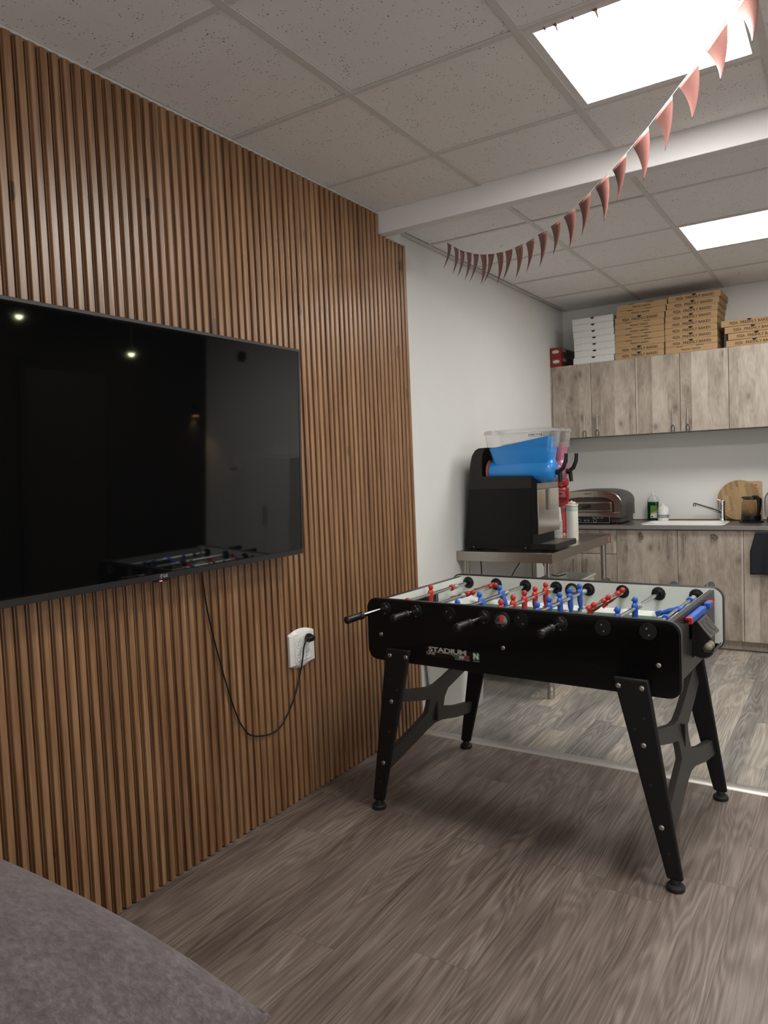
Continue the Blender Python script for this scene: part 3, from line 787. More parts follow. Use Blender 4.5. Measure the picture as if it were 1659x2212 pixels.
RODS = [  # team, tip of handle, tilt in degrees, player positions along the rod
    ('red', -0.257, 3, [0.350], [0.538, 0.165], [0.575]),
    ('red', -0.164, 72, [0.413, 0.629], [], [0.372, 0.665]),
    ('blue', 0.950, -22, [0.086, 0.269, 0.454], [], [0.497, 0.050]),
    ('red', -0.209, 0, [0.141, 0.250, 0.358, 0.465, 0.578], [], [0.625, 0.100]),
    ('blue', 0.965, -3, [0.147, 0.260, 0.368, 0.479, 0.591], [], [0.640, 0.105]),
    ('red', -0.179, 48, [0.272, 0.441, 0.620], [], [0.224, 0.668]),
    ('blue', 0.968, 0, [0.156, 0.366], [], [0.415, 0.115]),
    ('blue', 1.000, 74, [0.395], [0.589, 0.221], [0.640]),
]
for i, (team, tip, tilt, men, rings_, springs) in enumerate(RODS):
    x = RX[i]; m = M[team]
    b = MB()
    if tip < 0: b.cyl((x, tip+0.05, RZ), (x, 0.72, RZ), 0.0080, n=16)
    else: b.cyl((x, -0.001+0.004, RZ), (x, tip-0.05, RZ), 0.0080, n=16)
    rod = b.build('rod', M['chrome'], ft, smooth=True)
    handle(rod, x, tip, -1 if tip < 0 else 1)
    for y in men: player((x, 0, RZ), radians(tilt), m, rod, y, 1 if team == 'red' else -1)
    for y in rings_: ringb(rod, x, y, m)
    for y in springs: ridged(rod, x, y, M['spring'])
# legs
for s in (-1, 1):
    for y0, y1 in ((-0.021, -0.001), (0.723, 0.743)):
        poly = [(s*0.508, 0.670), (s*0.395, 0.670), (s*0.553, 0.034), (s*0.603, 0.034)]
        xs = [p[0] for p in poly]
        b = MB(); b.prism(poly, y0, y1, 'y')
        lg = b.build('leg', M['legblack'], ft, bevel=0.006, seg=3)
        yb = y0 if y0 < 0 else y1; sg = -1 if y0 < 0 else 1
        for bx, bz in ((s*0.488, 0.643), (s*0.413, 0.643), (s*0.490, 0.457), (s*0.541, 0.198)):
            b = MB(); b.lathe([(0.0092, 0.0), (0.0088, sg*0.002), (0.0060, sg*0.0040), (0.0028, sg*0.0044), (0.0, sg*0.0030)], 16, axis='y', c=(bx, yb, bz)); b.build('bolt', M['zinc'], lg, smooth=True)
        for bx, bz in ((s*0.463, 0.505), (s*0.492, 0.545), (s*0.508, 0.33), (s*0.560, 0.115)):
            b = MB(); b.lathe([(0.0055, 0.0), (0.0048, sg*0.0008), (0.0, sg*0.0012)], 12, axis='y', c=(bx, yb, bz)); b.build('bolt_cap', M['rubber'], lg, smooth=True)
        b = MB(); fy_ = (y0+y1)/2
        b.lathe([(0.0, 0.0), (0.0265, 0.0), (0.029, 0.004), (0.029, 0.013), (0.025, 0.018), (0.0165, 0.020), (0.0155, 0.036)], 24, c=(s*0.578, fy_, 0)); b.build('levelling_foot', M['rubber'], lg, smooth=True)
    # cross brace between the front and back leg, leaning with the legs
    out = [(0.0, 0.500), (0.12, 0.468), (0.27, 0.436), (0.33, 0.434), (0.40, 0.448), (0.47, 0.468), (0.722, 0.545), (0.722, 0.470), (0.60, 0.430), (0.445, 0.385), (0.425, 0.350), (0.425, 0.306), (0.55, 0.270), (0.722, 0.240), (0.722, 0.185), (0.58, 0.205), (0.43, 0.240), (0.37, 0.244), (0.32, 0.236), (0.20, 0.200), (0.0, 0.145), (0.0, 0.222), (0.12, 0.258), (0.283, 0.312), (0.292, 0.345), (0.292, 0.375), (0.20, 0.395), (0.0, 0.448)]
    b = MB(); th = 0.011
    f = lambda z: s*(0.455+(0.67-z)*0.197)
    n = len(out)
    vs = [(f(z)-th, y, z) for y, z in out] + [(f(z)+th, y, z) for y, z in out]
    b.add(vs, [tuple(range(n)), tuple(range(2*n-1, n-1, -1))] + [((i+1) % n, i, n+i, n+(i+1) % n) for i in range(n)])
    o = b.build('cross_brace', M['brace'], ft, smooth=True, ang=30)
    tr = o.modifiers.new('tri', 'TRIANGULATE')
    b = MB(); b.box(f(0.34)-th-0.0015, f(0.34)+th+0.0015, 0.352, 0.362, 0.262, 0.415); b.build('brace_slot', M['hole'], o)
# panel bolts
for bx in (-0.540, -0.005, 0.537):
    b = MB(); b.lathe([(0.0088, 0.0), (0.0082, -0.002), (0.0052, -0.0036), (0.0026, -0.0038), (0.0, -0.0026)], 16, axis='y', c=(bx, -0.0008, 0.719)); b.build('panel_bolt', M['zinc'], ft, smooth=True)
# maker's sticker
st = MB(); st.prism(rrect(-0.334, -0.097, 0.653, 0.694, 0.004, 3), -0.0010, 0.0, 'y'); st = st.build('sticker', plain('black_gloss_vinyl', (0.006, 0.006, 0.006), 0.2), ft)
Y = -0.0012
put_text('lettering', text_mesh('STADIUM', 0.0255, 1.62, 0.0002, offset=0.0009, space=0.93), M['silver_print'], st, Matrix.Translation((-0.2370, Y, 0.6815)) @ RX90)
put_text('lettering', text_mesh('LINE', 0.0125, 1.50, 0.0002, offset=0.0003), M['silver_print'], st, Matrix.Translation((-0.311, Y, 0.6655)) @ RX90)
put_text('lettering', text_mesh('MADE IN ITALY', 0.0075, 1.25, 0.0002), M['silver_print'], st, Matrix.Translation((-0.173, Y, 0.6555)) @ RX90)
put_text('lettering', text_mesh('N', 0.030, 0.95, 0.0002, offset=0.0012), M['white'], st, Matrix.Translation((-0.1155, Y-0.0004, 0.6740)) @ RX90)
b = MB(); b.prism([(-0.331, 0.6720), (-0.142, 0.6720), (-0.146, 0.6707), (-0.331, 0.6713)], Y-0.0002, Y, 'y'); b.build('silver_line', M['silver_print'], st)
b = MB(); b.prism([(-0.222, 0.6695), (-0.187, 0.6695), (-0.187, 0.6592), (-0.203, 0.6600)], Y-0.0002, Y, 'y'); b.build('flag_green', M['greenprint'], st)
b = MB(); b.prism([(-0.187, 0.6695), (-0.166, 0.6695), (-0.166, 0.6592), (-0.187, 0.6592)], Y-0.0002, Y, 'y'); b.build('flag_white', M['silver_print'], st)
b = MB(); b.prism([(-0.166, 0.6695), (-0.142, 0.6695), (-0.145, 0.6592), (-0.166, 0.6592)], Y-0.0002, Y, 'y'); b.build('flag_red', M['redprint'], st)
b = MB()
for dx, dz in ((-0.0065, 0.0065), (0.0065, 0.0065), (-0.0065, -0.0065), (0.0065, -0.0065)):
    b.prism([(-0.1155+dx+0.0085*cos(a), 0.6745+dz+0.0085*sin(a)) for a in [2*pi*k/20 for k in range(20)]], Y-0.00005-0.00003*(dx > 0)-0.00002*(dz > 0), Y+0.0001, 'y')
b.build('clover_emblem', M['greenprint'], st)
b = MB(); b.box(-0.129, -0.101, Y-0.0003, Y, 0.6560, 0.6570); b.build('underline', M['white'], st)
# score counters on both ends
def counter(s):
    x = s*0.5855; z = 0.8275; off = 0.0 if s > 0 else -0.02
    b = MB(); b.cyl((x, 0.192+off, z), (x, 0.563+off, z), 0.0028, n=10); b.box(min(x, s*0.5725), max(x, s*0.5725), 0.188+off, 0.194+off, z-0.006, z+0.005); b.box(min(x, s*0.5725), max(x, s*0.5725), 0.561+off, 0.567+off, z-0.006, z+0.005)
    c = b.build('score_counter', M['plastic'], ft)
    if s > 0: seq = [('red', 0.208)] + [('blue', 0.232+0.0232*k) for k in range(9)] + [('blue', 0.497), ('blue', 0.5195), ('red', 0.5435)]
    else: seq = [('blue', 0.208)] + [('red', 0.232+0.0232*k) for k in range(9)] + [('red', 0.4605), ('blue', 0.5235)]
    zz = z if s > 0 else z + 0.004
    for colr, y in seq:
        b = MB(); b.prism(rrect(x-0.0118, x+0.0118, zz-0.0125, zz+0.0115, 0.0045, 3), y+off-0.0088, y+off+0.0088, 'y')
        b.build('score_bead', M[colr], c, bevel=0.0025)
counter(1); counter(-1)
# ball return on the right-hand end
def ball_cup():
    y0, y1 = 0.315, 0.455; yc = (y0+y1)/2
    b = MB()
    rings = [[(0.5722, p[0], p[1]) for p in rrect(y0-0.012, y1+0.012, 0.672, 0.812, 0.022, 5)],
             [(0.5765, p[0], p[1]) for p in rrect(y0-0.012, y1+0.012, 0.672, 0.812, 0.022, 5)],
             [(0.5790, p[0], p[1]) for p in rrect(y0, y1, 0.682, 0.804, 0.018, 5)]]
    b.loft(rings); o = b.build('ball_return', M['plastic'], ft, smooth=True, ang=40)
    # cheeks of the hood, open at the front under the lid
    side = [(0.577, 0.803), (0.588, 0.803), (0.630, 0.752), (0.632, 0.744), (0.614, 0.728), (0.606, 0.712), (0.612, 0.700), (0.634, 0.700), (0.636, 0.694), (0.622, 0.682), (0.600, 0.676), (0.577, 0.682)]
    for a, c in ((y0, y0+0.004), (y1-0.004, y1)): b = MB(); b.prism(side, a, c, 'y'); b.build('hood', M['plastic'], o, bevel=0.0012)
    def lid(y, u, h=0.0): return (0.586+0.046*u+h*0.78, y, 0.8045-0.058*u+h*0.62)
    b = MB(); b.loft([[lid(y0-0.001, 0, -.003), lid(y1+0.001, 0, -.003), lid(y1+0.001, 1, -.003), lid(y0-0.001, 1, -.003)], [lid(y0, 0, .003), lid(y1, 0, .003), lid(y1, 1, .003), lid(y0, 1, .003)]])
    b.build('lid', M['grey_plastic'], o, bevel=0.002)
    for cy in (0.357, 0.413):
        rr = lambda h, k_=1.0: [lid(cy+0.021*k_*cos(2*pi*k/24), 0.52+0.33*k_*sin(2*pi*k/24), h) for k in range(24)]
        b = MB(); b.loft([rr(0.0028), rr(0.0036)]); bd = b.build('badge', M['brace'], o)
        b = MB(); b.tube(rr(0.0036, 1.05), 0.0007, 5, closed=True); b.build('badge_rim', M['rubber'], o)
    b = MB(); rings = []
    for (x, z, w_) in ((0.577, 0.684, 1.0), (0.598, 0.678, 1.0), (0.618, 0.682, 1.0), (0.632, 0.692, 0.96), (0.638, 0.704, 0.90), (0.640, 0.709, 0.88)):
        hw = 0.069*w_; rings.append([(x, yc-hw, z), (x, yc+hw, z), (x+0.002, yc+hw+0.001, z-0.005), (x+0.002, yc-hw-0.001, z-0.005)])
    b.loft(rings); b.build('ball_tray', M['grey_plastic'], o, smooth=True, ang=50)
ball_cup()
def world_of(x, y, z):
    c, s = cos(FA), sin(FA)
    return (0.93+c*x-s*y, 2.43+s*x+c*y, z)
for (x, y), lb in zip(((0.6080, 0.378), (0.6085, 0.414)), ('ivory foosball in the return tray, nearer the camera', 'ivory foosball in the return tray, behind the other one')):
    b = MB(); b.ball((0, 0, 0), 0.0170, 20); o = b.build('foosball', M['ball'], smooth=True); o.location = world_of(x, y, 0.7005)
    tag(o, lb, 'ball', 'balls in the return tray')

# ================================================================== SOFA
def sofa():
    t = thing('sofa', 'mauve grey chenille sofa seat at the lower left corner', 'sofa', (0.618, -0.01, 0))
    b = MB(); b.box(-0.55, 0.50, -0.75, 0.70, 0.06, 0.38); b.build('base', M['fabric'], t, bevel=0.03, seg=4)
    for sx in (-0.5, 0.44):
        for sy in (-0.68, 0.6): b = MB(); b.cyl((sx, sy, 0), (sx, sy, 0.06), 0.02, 0.025); b.build('foot', M['plastic'], t)
    # pillow-like seat cushion, seam at mid height with pinched corners
    hx, hy, zs, hz = 0.572, 0.855, 0.50, 0.222
    N = 48
    def edge(u, v):   # pull the sides in a little between the corners
        x = hx*u*(1-0.03*(1-v*v)*abs(u)); y = hy*v*(1+0.012*(1-u*u)*abs(v))
        return x, y
    def prof(u, v):
        a = max(0.0, 1-abs(u)**2.4); c = max(0.0, 1-abs(v)**3.2)
        return a**0.55*c**0.42
    b = MB(); vs = []; fs = []
    for sgn in (1, -1):
        base = len(vs)
        for i in range(N+1):
            for j in range(N+1):
                u = sin((-1+2*i/N)*pi/2); v = sin((-1+2*j/N)*pi/2)
                x, y = edge(u, v); h_ = prof(u, v)
                z = zs + (hz*h_ if sgn > 0 else -0.105*h_)
                z += 0.006*sin(9*x+3)*sin(7*y+1)*h_
                vs.append((x, y, z))
        for i in range(N):
            for j in range(N):
                q = [base+i*(N+1)+j, base+(i+1)*(N+1)+j, base+(i+1)*(N+1)+j+1, base+i*(N+1)+j+1]
                fs.append(tuple(q if sgn > 0 else q[::-1]))
    b.add(vs, fs); o = b.build('seat_cushion', M['fabric'], t, smooth=True, ang=180)
    path = []
    K = 40
    for k in range(K): path.append((1, -1+2*k/K))
    for k in range(K): path.append((1-2*k/K, 1))
    for k in range(K): path.append((-1, 1-2*k/K))
    for k in range(K): path.append((-1+2*k/K, -1))
    b = MB(); b.tube([(*edge(u, v), zs-0.001) for u, v in path], 0.0065, 8, closed=True); b.build('piping', M['fabric'], o, smooth=True)
    return t
sofa()

# ================================================================== BUNTING
def bunting():
    A = Vector((0.059, 3.80, H)); a = radians(-42); d = Vector((cos(a), sin(a), 0)); nrm = Vector((-d.y, d.x, 0))
    flags = [((1591,10),(1643,-15),(1630.6,76)),((1523,110),(1570,42),(1552,175.5)),((1466,187),(1508,132),(1491.5,260)),((1414,255.5),(1452,206),(1433.5,326.7)),((1366,315.6),(1400.4,274),(1387.5,391.5)),((1322.7,366),(1353,331),(1330,436)),((1285,404),(1313,375),(1302.5,479)),((1249.5,440),(1275.5,415),(1254,510)),((1217.5,469),(1242,448),(1229,535)),((1189.4,489.4),(1210.7,474),(1193,552)),((1162,507),(1181,497),(1164,578)),((1136,525),(1154,513),(1135.5,590)),((1112,535),(1129,527),(1113.6,602)),((1091,543),(1107,537),(1085.6,606.5)),((1071.7,547),(1086.5,544),(1073.5,613)),((1054,549),(1067.6,548),(1044.4,613)),((1037,549.6),(1050,549.6),(1039,614)),((1022,548),(1034,549),(1014.6,609)),((1007,544),(1018,546),(1004.6,605)),((992.4,539),(1003.4,543.6),(989,598)),((980,532),(990,538),(979,591)),((966,524),(975,529),(959,579.5))]
    # measured string heights (distance along the line, height) give a smooth hanging curve
    def hit(u, v):
        r = CR*((u-829.5)/FPX) + CU*(-(v-1106)/FPX) + CF
        t_ = nrm.dot(A-CAM)/nrm.dot(r); P = CAM + r*t_
        return (P-A).dot(d), P.z
    sp = []
    for L, R_, T in flags[1:]:
        sp.append((hit(*L), hit(*R_), hit(*T)))
    sp.reverse()
    t = thing('bunting', 'rose gold pennant bunting hanging in a curve under the ceiling', 'bunting', tuple(A))
    def W(s, z, o=0.0): return d*s + nrm*o + Vector((0, 0, z-A.z))
    pts = [W(-0.02, H-0.003)]
    for L, R_, T in sp: pts += [W(L[0], L[1]), W(R_[0], R_[1])]
    (l0, r0, _) = sp[-1]
    # two more pennants towards the near end, above the frame edge
    slope = (r0[1]-l0[1])/(r0[0]-l0[0])
    s0, z0 = r0; ext = []
    for k in range(2):
        sl = s0+0.030; zl = z0+slope*0.030*1.0; sr = sl+0.078; zr = min(zl+slope*0.078, H-0.004)
        ext.append(((sl, min(zl, H-0.006)), (sr, zr), (sl+0.055, zl-0.125))); s0, z0 = sr, zr
    for L, R_, T in ext[:1]: pts += [W(L[0], L[1]), W(R_[0], R_[1])]
    pts.append(W(pts[-1].dot(d)+0.10, H-0.003))
    sp += ext[:1]
    b = MB(); b.tube(pts, 0.0009, 5); b.build('string', M['string'], t)
    random.seed(5)
    for i, (L, R_, T) in enumerate(sp):
        b = MB(); rows = 12; vs = []; fs = []
        tw = (0.035 if i % 2 else -0.03) + random.uniform(-0.015, 0.015)
        near = i/len(sp)
        c2 = 0.045-0.012*near; c1 = 0.042-0.004*near
        Lm = ((L[0]+R_[0])/2, (L[1]+R_[1])/2)
        for k in range(rows+1):
            q = k/rows
            for side in (0, 1):
                S = L if side == 0 else R_
                tip = (T[0]+0.012*0, T[1])
                s_ = S[0]*(1-q)+tip[0]*q; z_ = S[1]*(1-q)+tip[1]*q
                half = (s_-(Lm[0]*(1-q)+tip[0]*q))
                bow = c1*q - c2*q*q
                base_shift = (Lm[0]-tip[0])*0
                o_ = bow*0.9 + half*tw*q*2.0
                vs.append(W(s_+bow*0.55, z_, o_))
        for k in range(rows): fs.append((2*k, 2*k+1, 2*k+3, 2*k+2))
        b.add(vs, fs); f_ = b.build('pennant', M['flag'], t, smooth=True, ang=180)
        md = f_.modifiers.new('thick', 'SOLIDIFY'); md.thickness = 0.0007
        if i > 8:
            b = MB()
            for k in range(9):
                q0 = 0.10; a0, a1 = (k+0.15)/9, (k+0.6)/9
                def e(aa):
                    P0 = W(L[0]*(1-aa)+R_[0]*aa, L[1]*(1-aa)+R_[1]*aa); return P0 + Vector((0, 0, -0.009)) - nrm*0.0013
                b.tube([e(a0), e(a1)], 0.0006, 4)
            b.build('stitching', M['string'], f_)
    return t
bunting()

# ================================================================== KITCHEN
YU = 5.80
HANDLE_Z = (1.59, 1.742)
def bar_handle(parent, x, y, z0, z1, loop=False):
    b = MB(); b.cyl((x, y-0.028, z0), (x, y-0.028, z1), 0.0055, n=10)
    for z in (z0+0.02, z1-0.02): b.cyl((x, y, z), (x, y-0.028, z), 0.0045, n=8)
    h = b.build('handle', M['steel2'], parent, smooth=True)
    if loop:
        b = MB(); R = 0.016
        p = [(x+R*0.75*cos(a), y-0.036, z0+0.004+(0.030 if sin(a) > 0 else -0.010)*0+0.030*sin(a)) for a in [2*pi*k/20 for k in range(20)]]
        b.tube(p, 0.0032, 6, closed=True); b.build('wire_loop', M['grey_plastic'], h, smooth=True)
    return h
def upper(x0, x1, xm, hl, hr, label, mi, loops=True):
    t = thing('wall_cabinet', label, 'cabinet', ((x0+x1)/2, 0, 1.573), 0, 'pale wood wall cabinets')
    ox = (x0+x1)/2
    b = MB(); b.box(x0-ox+0.001, x1-ox-0.001, YU+0.019, YB-0.001, 0, 0.573); b.build('body', M['carc'], t)
    for a, c, hx, mm in ((x0, xm, hl, mi[0]), (xm, x1, hr, mi[1])):
        b = MB(); b.box(a-ox+0.0016, c-ox-0.0016, YU, YU+0.018, -0.001, 0.574)
        d_ = b.build('door', M['cab'][mm], t, bevel=0.0012)
        bar_handle(d_, hx-ox, YU, 1.588-1.573, 1.742-1.573, loops)
    return t
upper(-0.064, 0.590, 0.251, 0.202, 0.301, 'pale wood wall cabinet in the left corner, under the white boxes', (0, 1))
upper(0.590, 1.237, 0.909, 0.861, 0.964, 'pale wood wall cabinet in the middle, under the tall kraft box stacks', (2, 3))
upper(1.237, 1.890, 1.565, 1.515, 1.612, 'pale wood wall cabinet at the right edge of the photo', (1, 0))
b = MB(); b.box(XW, -0.066, YU+0.004, YB, 1.573, 2.146); tag(b.build('filler_strip', M['cab'][3]), 'narrow wood filler strip between wall and wall cabinet', 'filler strip')

YL = 5.62
def lower(x0, x1, label, doors, drawer=None):
    ox = (x0+x1)/2
    t = thing('base_cabinet', label, 'cabinet', (ox, 0, 0), 0, 'pale wood base cabinets')
    b = MB(); b.box(x0-ox+0.001, x1-ox-0.001, YL+0.019, YB-0.001, 0.078, 0.860); b.build('body', M['carc'], t)
    b = MB(); b.box(x0-ox, x1-ox, 5.682, 5.70, 0.004, 0.078); b.build('plinth', M['cab'][0], t)
    for a, c, hx, z1, mm in doors:
        b = MB(); b.box(a-ox+0.0016, c-ox-0.0016, YL, YL+0.018, 0.078, z1); d_ = b.build('door', M['cab'][mm], t, bevel=0.0012)
        if hx: bar_handle(d_, hx-ox, YL, z1-0.19, z1-0.035)
    if drawer:
        a, c, z0, z1 = drawer
        b = MB(); b.box(a-ox+0.0016, c-ox-0.0016, YL, YL+0.018, z0, z1); d_ = b.build('drawer', M['cab'][2], t, bevel=0.0012)
    return t
lower(-0.078, 0.470, 'pale wood base cabinet with a drawer, beneath the pizza oven', [(-0.078, 0.198, 0.137, 0.668, 1), (0.198, 0.470, 0.243, 0.668, 0)], (-0.078, 0.470, 0.672, 0.856))
c2_ = lower(0.470, 0.907, 'pale wood base cabinet left of the sink middle, ring hook near its top', [(0.470, 0.907, 0.851, 0.856, 1)])
c3_ = lower(0.907, 1.339, 'pale wood base cabinet below the tap, oval hook near its top', [(0.907, 1.339, 0.956, 0.856, 3)])
lower(1.339, 1.90, 'pale wood base cabinet behind the dark towel', [(1.339, 1.90, None, 0.856, 2)])
def hook(parent, x, z, tiltd):
    b = MB(); T = Matrix.Translation((x, YL-0.002, z)) @ Matrix.Rotation(radians(tiltd), 4, 'Y')
    b.tube([(0.024*cos(a), -0.012, 0.013*sin(a)) for a in [2*pi*k/20 for k in range(20)]], 0.0042, 7, M=T, closed=True)
    b.lathe([(0.011, 0.0), (0.010, -0.008), (0.006, -0.014), (0.0, -0.015)], 14, axis='y', M=T)
    b.build('ring_hook', M['steel2'], parent, smooth=True)
hook([c for c in c2_.children if c.name.startswith('door')][0], 0.653-(0.470+0.907)/2, 0.815, 70)
hook([c for c in c3_.children if c.name.startswith('door')][0], 1.154-(0.907+1.339)/2, 0.812, 25)

# worktop with the sink let in
ct = thing('worktop', 'dark grey kitchen worktop running along the back wall', 'worktop', (0.9, 5.87, 0.862))
def L_(x0, x1, y0, y1, z0, z1): return (x0-0.9, x1-0.9, y0-5.87, y1-5.87, z0-0.862, z1-0.862)
SX0, SX1, SY0, SY1 = 0.655, 1.185, 5.68, 5.99
b = MB()
for q in ((XW+0.001, SX0, 5.602, YB-0.001), (SX1, 1.92, 5.602, YB-0.001), (SX0, SX1, 5.602, SY0), (SX0, SX1, SY1, YB-0.001)): b.box(*L_(*q, 0.8625, 0.890))
b.build('slab', M['counter'], ct)
b = MB(); b.box(*L_(XW+0.001, 1.92, 5.594, 5.602, 0.8625, 0.8905)); b.build('front_edge', M['counter_edge'], ct, bevel=0.0015)
b = MB(); b.box(*L_(XW+0.001, 1.92, YB-0.012, YB-0.001, 0.890, 0.897)); b.build('rear_strip', M['copper'], ct)
def sink():
    t = thing('sink', 'white inset sink in the grey worktop', 'sink', ((SX0+SX1)/2, (SY0+SY1)/2, 0.890))
    w, d_ = (SX1-SX0)/2, (SY1-SY0)/2
    def ring(sx, sy, z, r=0.06): return [(p[0], p[1], z) for p in rrect(-sx, sx, -sy, sy, r, 6)]
    b = MB(); b.loft([ring(w+0.025, d_+0.02, 0.0005), ring(w+0.022, d_+0.017, 0.006), ring(w+0.0, d_-0.0, 0.0065), ring(w-0.012, d_-0.012, -0.004), ring(w-0.03, d_-0.03, -0.028), ring(w-0.06, d_-0.06, -0.0275)], cap=False)
    n = len(b.v); b.f.append(list(range(n-28, n)))
    b.build('basin', M['ceramic'], t, smooth=True, ang=60)
    b = MB(); b.lathe([(0.0, -0.026), (0.02, -0.026), (0.024, -0.0272)], 16); b.build('drain', M['chrome'], t)
sink()
def tap():
    x, y = 1.148, 6.045
    t = thing('mixer_tap', 'chrome mixer tap standing behind the sink', 'tap', (x, y, 0.8905))
    b = MB(); b.lathe([(0.0, 0), (0.026, 0), (0.026, 0.004), (0.022, 0.014), (0.0195, 0.03), (0.0195, 0.118), (0.0, 0.118)], 20); b.build('body', M['chrome'], t, smooth=True, ang=40)
    b = MB(); b.lathe([(0.0, 0.120), (0.021, 0.120), (0.021, 0.150), (0.019, 0.155), (0.0, 0.157)], 20)
    b.tube([(-0.01, 0, 0.150), (-0.036, -0.008, 0.168)], [0.006, 0.004], 8); b.build('lever', M['chrome'], t, smooth=True, ang=40)
    b = MB(); b.tube([(-0.004, -0.004, 0.066), (-0.06, -0.05, 0.092), (-0.165, -0.13, 0.136), (-0.178, -0.14, 0.140)], [0.0125, 0.011, 0.0105, 0.011], 12)
    b.cyl((-0.172, -0.136, 0.140), (-0.172, -0.136, 0.118), 0.0105, n=12); b.build('spout', M['chrome'], t, smooth=True, ang=40)
tap()

# pizza oven
def oven(x0, x1, yf, label, faces=True):
    cx = (x0+x1)/2; w = x1-x0
    t = thing('pizza_oven', label, 'oven', (cx, yf, 0.890))
    def arch(hw, z0, z1, zs, n=20):   # flat bottom, domed top
        p = [(-hw, z0), (-hw, zs-0.03)]
        for k in range(n+1):
            a = pi - pi*k/n; c, s_ = cos(a), sin(a)
            p.append((hw*(abs(c)**0.62)*(1 if c > 0 else -1), zs+(z1-zs)*s_**0.9))
        p += [(hw, zs-0.03), (hw, z0)]
        return p
    b = MB()
    ar = arch(w/2, 0.055, 0.262, 0.165); ar2 = arch(w/2-0.012, 0.055, 0.250, 0.160)
    n = len(ar)
    b.loft([[(p[0], 0.022, p[1]) for p in ar], [(p[0]*1.03, 0.05, p[1]+0.004) for p in ar], [(p[0]*1.03, 0.37, p[1]+0.004) for p in ar]]); b.box(-w/2+0.01, w/2-0.004, 0.03, 0.36, 0.012, 0.058)
    b.build('housing', M['ovenbody'], t, smooth=True, ang=40)
    # steel surround as a ring
    oi = arch(w/2-0.055, 0.085, 0.212, 0.150)
    b = MB(); y0, y1 = 0.0, 0.022
    vs = [(p[0], y0+0.004, p[1]) for p in ar] + [(p[0]*0.985, y0, p[1]-0.003) for p in ar] + [(p[0], y0, p[1]) for p in oi] + [(p[0], y1, p[1]) for p in oi] + [(p[0], y1, p[1]) for p in ar]
    fs = []
    for r in range(5):
        for k in range(n): fs.append((r*n+k, r*n+(k+1) % n, ((r+1) % 5)*n+(k+1) % n, ((r+1) % 5)*n+k))
    b.add(vs, fs); b.build('front_surround', M['steel2'], t, smooth=True, ang=40)
    b = MB(); b.prism(oi, 0.016, 0.020, 'y'); b.build('oven_mouth', M['oven_glass'], t)
    b = MB(); 
    vs = []
    b.prism(rrect(-w/2+0.075, w/2-0.075, 0.098, 0.172, 0.012, 4), 0.006, 0.015, 'y'); d_ = b.build('door', M['steel2'], t, bevel=0.002)
    b = MB(); b.prism(rrect(-w/2+0.088, w/2-0.088, 0.108, 0.163, 0.008, 4), 0.004, 0.007, 'y'); b.build('window', M['oven_glass'], d_)
    b = MB(); b.box(-0.02, 0.02, -0.002, 0.006, 0.13, 0.155); b.cyl((-0.0, 0.0, 0.143), (-0.03, -0.045, 0.138), 0.012, n=14); b.build('handle', M['plastic'], d_, smooth=True)
    b = MB(); b.box(-w/2+0.02, w/2-0.02, -0.012, 0.016, 0.087, 0.093); b.build('ledge', M['steel2'], t, bevel=0.001)
    b = MB(); b.box(-w/2+0.02, w/2-0.085, -0.010, 0.03, 0.008, 0.066); p_ = b.build('control_panel', M['plastic'], t, bevel=0.003)
    b = MB(); 
    px0, px1, pz0, pz1 = -w/2+0.024, w/2-0.088, 0.011, 0.063
    for q in ((px0, px1, pz0, pz0+0.0015), (px0, px1, pz1-0.0015, pz1), (px1-0.0015, px1, pz0, pz1)): b.box(q[0], q[1], -0.0112, -0.0102, q[2], q[3])
    for bx, r in ((-0.07, 0.013), (0.055, 0.013), (-0.022, 0.006), (0.002, 0.006)): b.tube([(bx+r*cos(a), -0.0115, 0.030+r*sin(a)) for a in [2*pi*k/20 for k in range(20)]], 0.0011, 5, closed=True)
    for k in range(3): b.box(0.035+0.032*k, 0.056+0.032*k, -0.0112, -0.0102, 0.053, 0.0545); b.box(0.035+0.032*k, 0.056+0.032*k, -0.0112, -0.0102, 0.047, 0.0483)
    b.build('panel_marking', M['silver_print'], p_)
    b = MB()
    for k in range(8):
        a = (k-3.5)*0.135*w/0.52*0.5
        b.box(a*1.0-0.002, a+0.002, -0.001, 0.006, 0.206-abs(a)**2*1.6, 0.215-abs(a)**2*1.6)
    b.build('clip', M['steel2'], t)
    if faces: put_text('lettering', text_mesh('EMAGIC', 0.016, 1.0, 0.0002, shear=0.2), M['ink'], t, Matrix.Translation((0.0, -0.0012, 0.237)) @ RX90)
    b = MB()
    for r in range(4):
        for c_ in range(3): b.box(w/2*1.03-0.001, w/2*1.03+0.0022, 0.10+0.08*c_, 0.145+0.08*c_, 0.075+0.022*r, 0.082+0.022*r)
    b.build('vent_louvre', M['ovenbody'], t, bevel=0.001)
    for fx in (-w/2+0.05, w/2-0.05):
        for fy__ in (0.06, 0.32): b = MB(); b.lathe([(0.014, 0.0005), (0.014, 0.013)], 12, c=(fx, fy__, 0)); b.build('foot', M['rubber'], t)
oven(-0.020, 0.490, 5.70, 'arched steel pizza oven behind the white bottle')
oven(1.462, 1.93, 5.75, 'steel countertop oven cut off by the right edge of the photo', False)

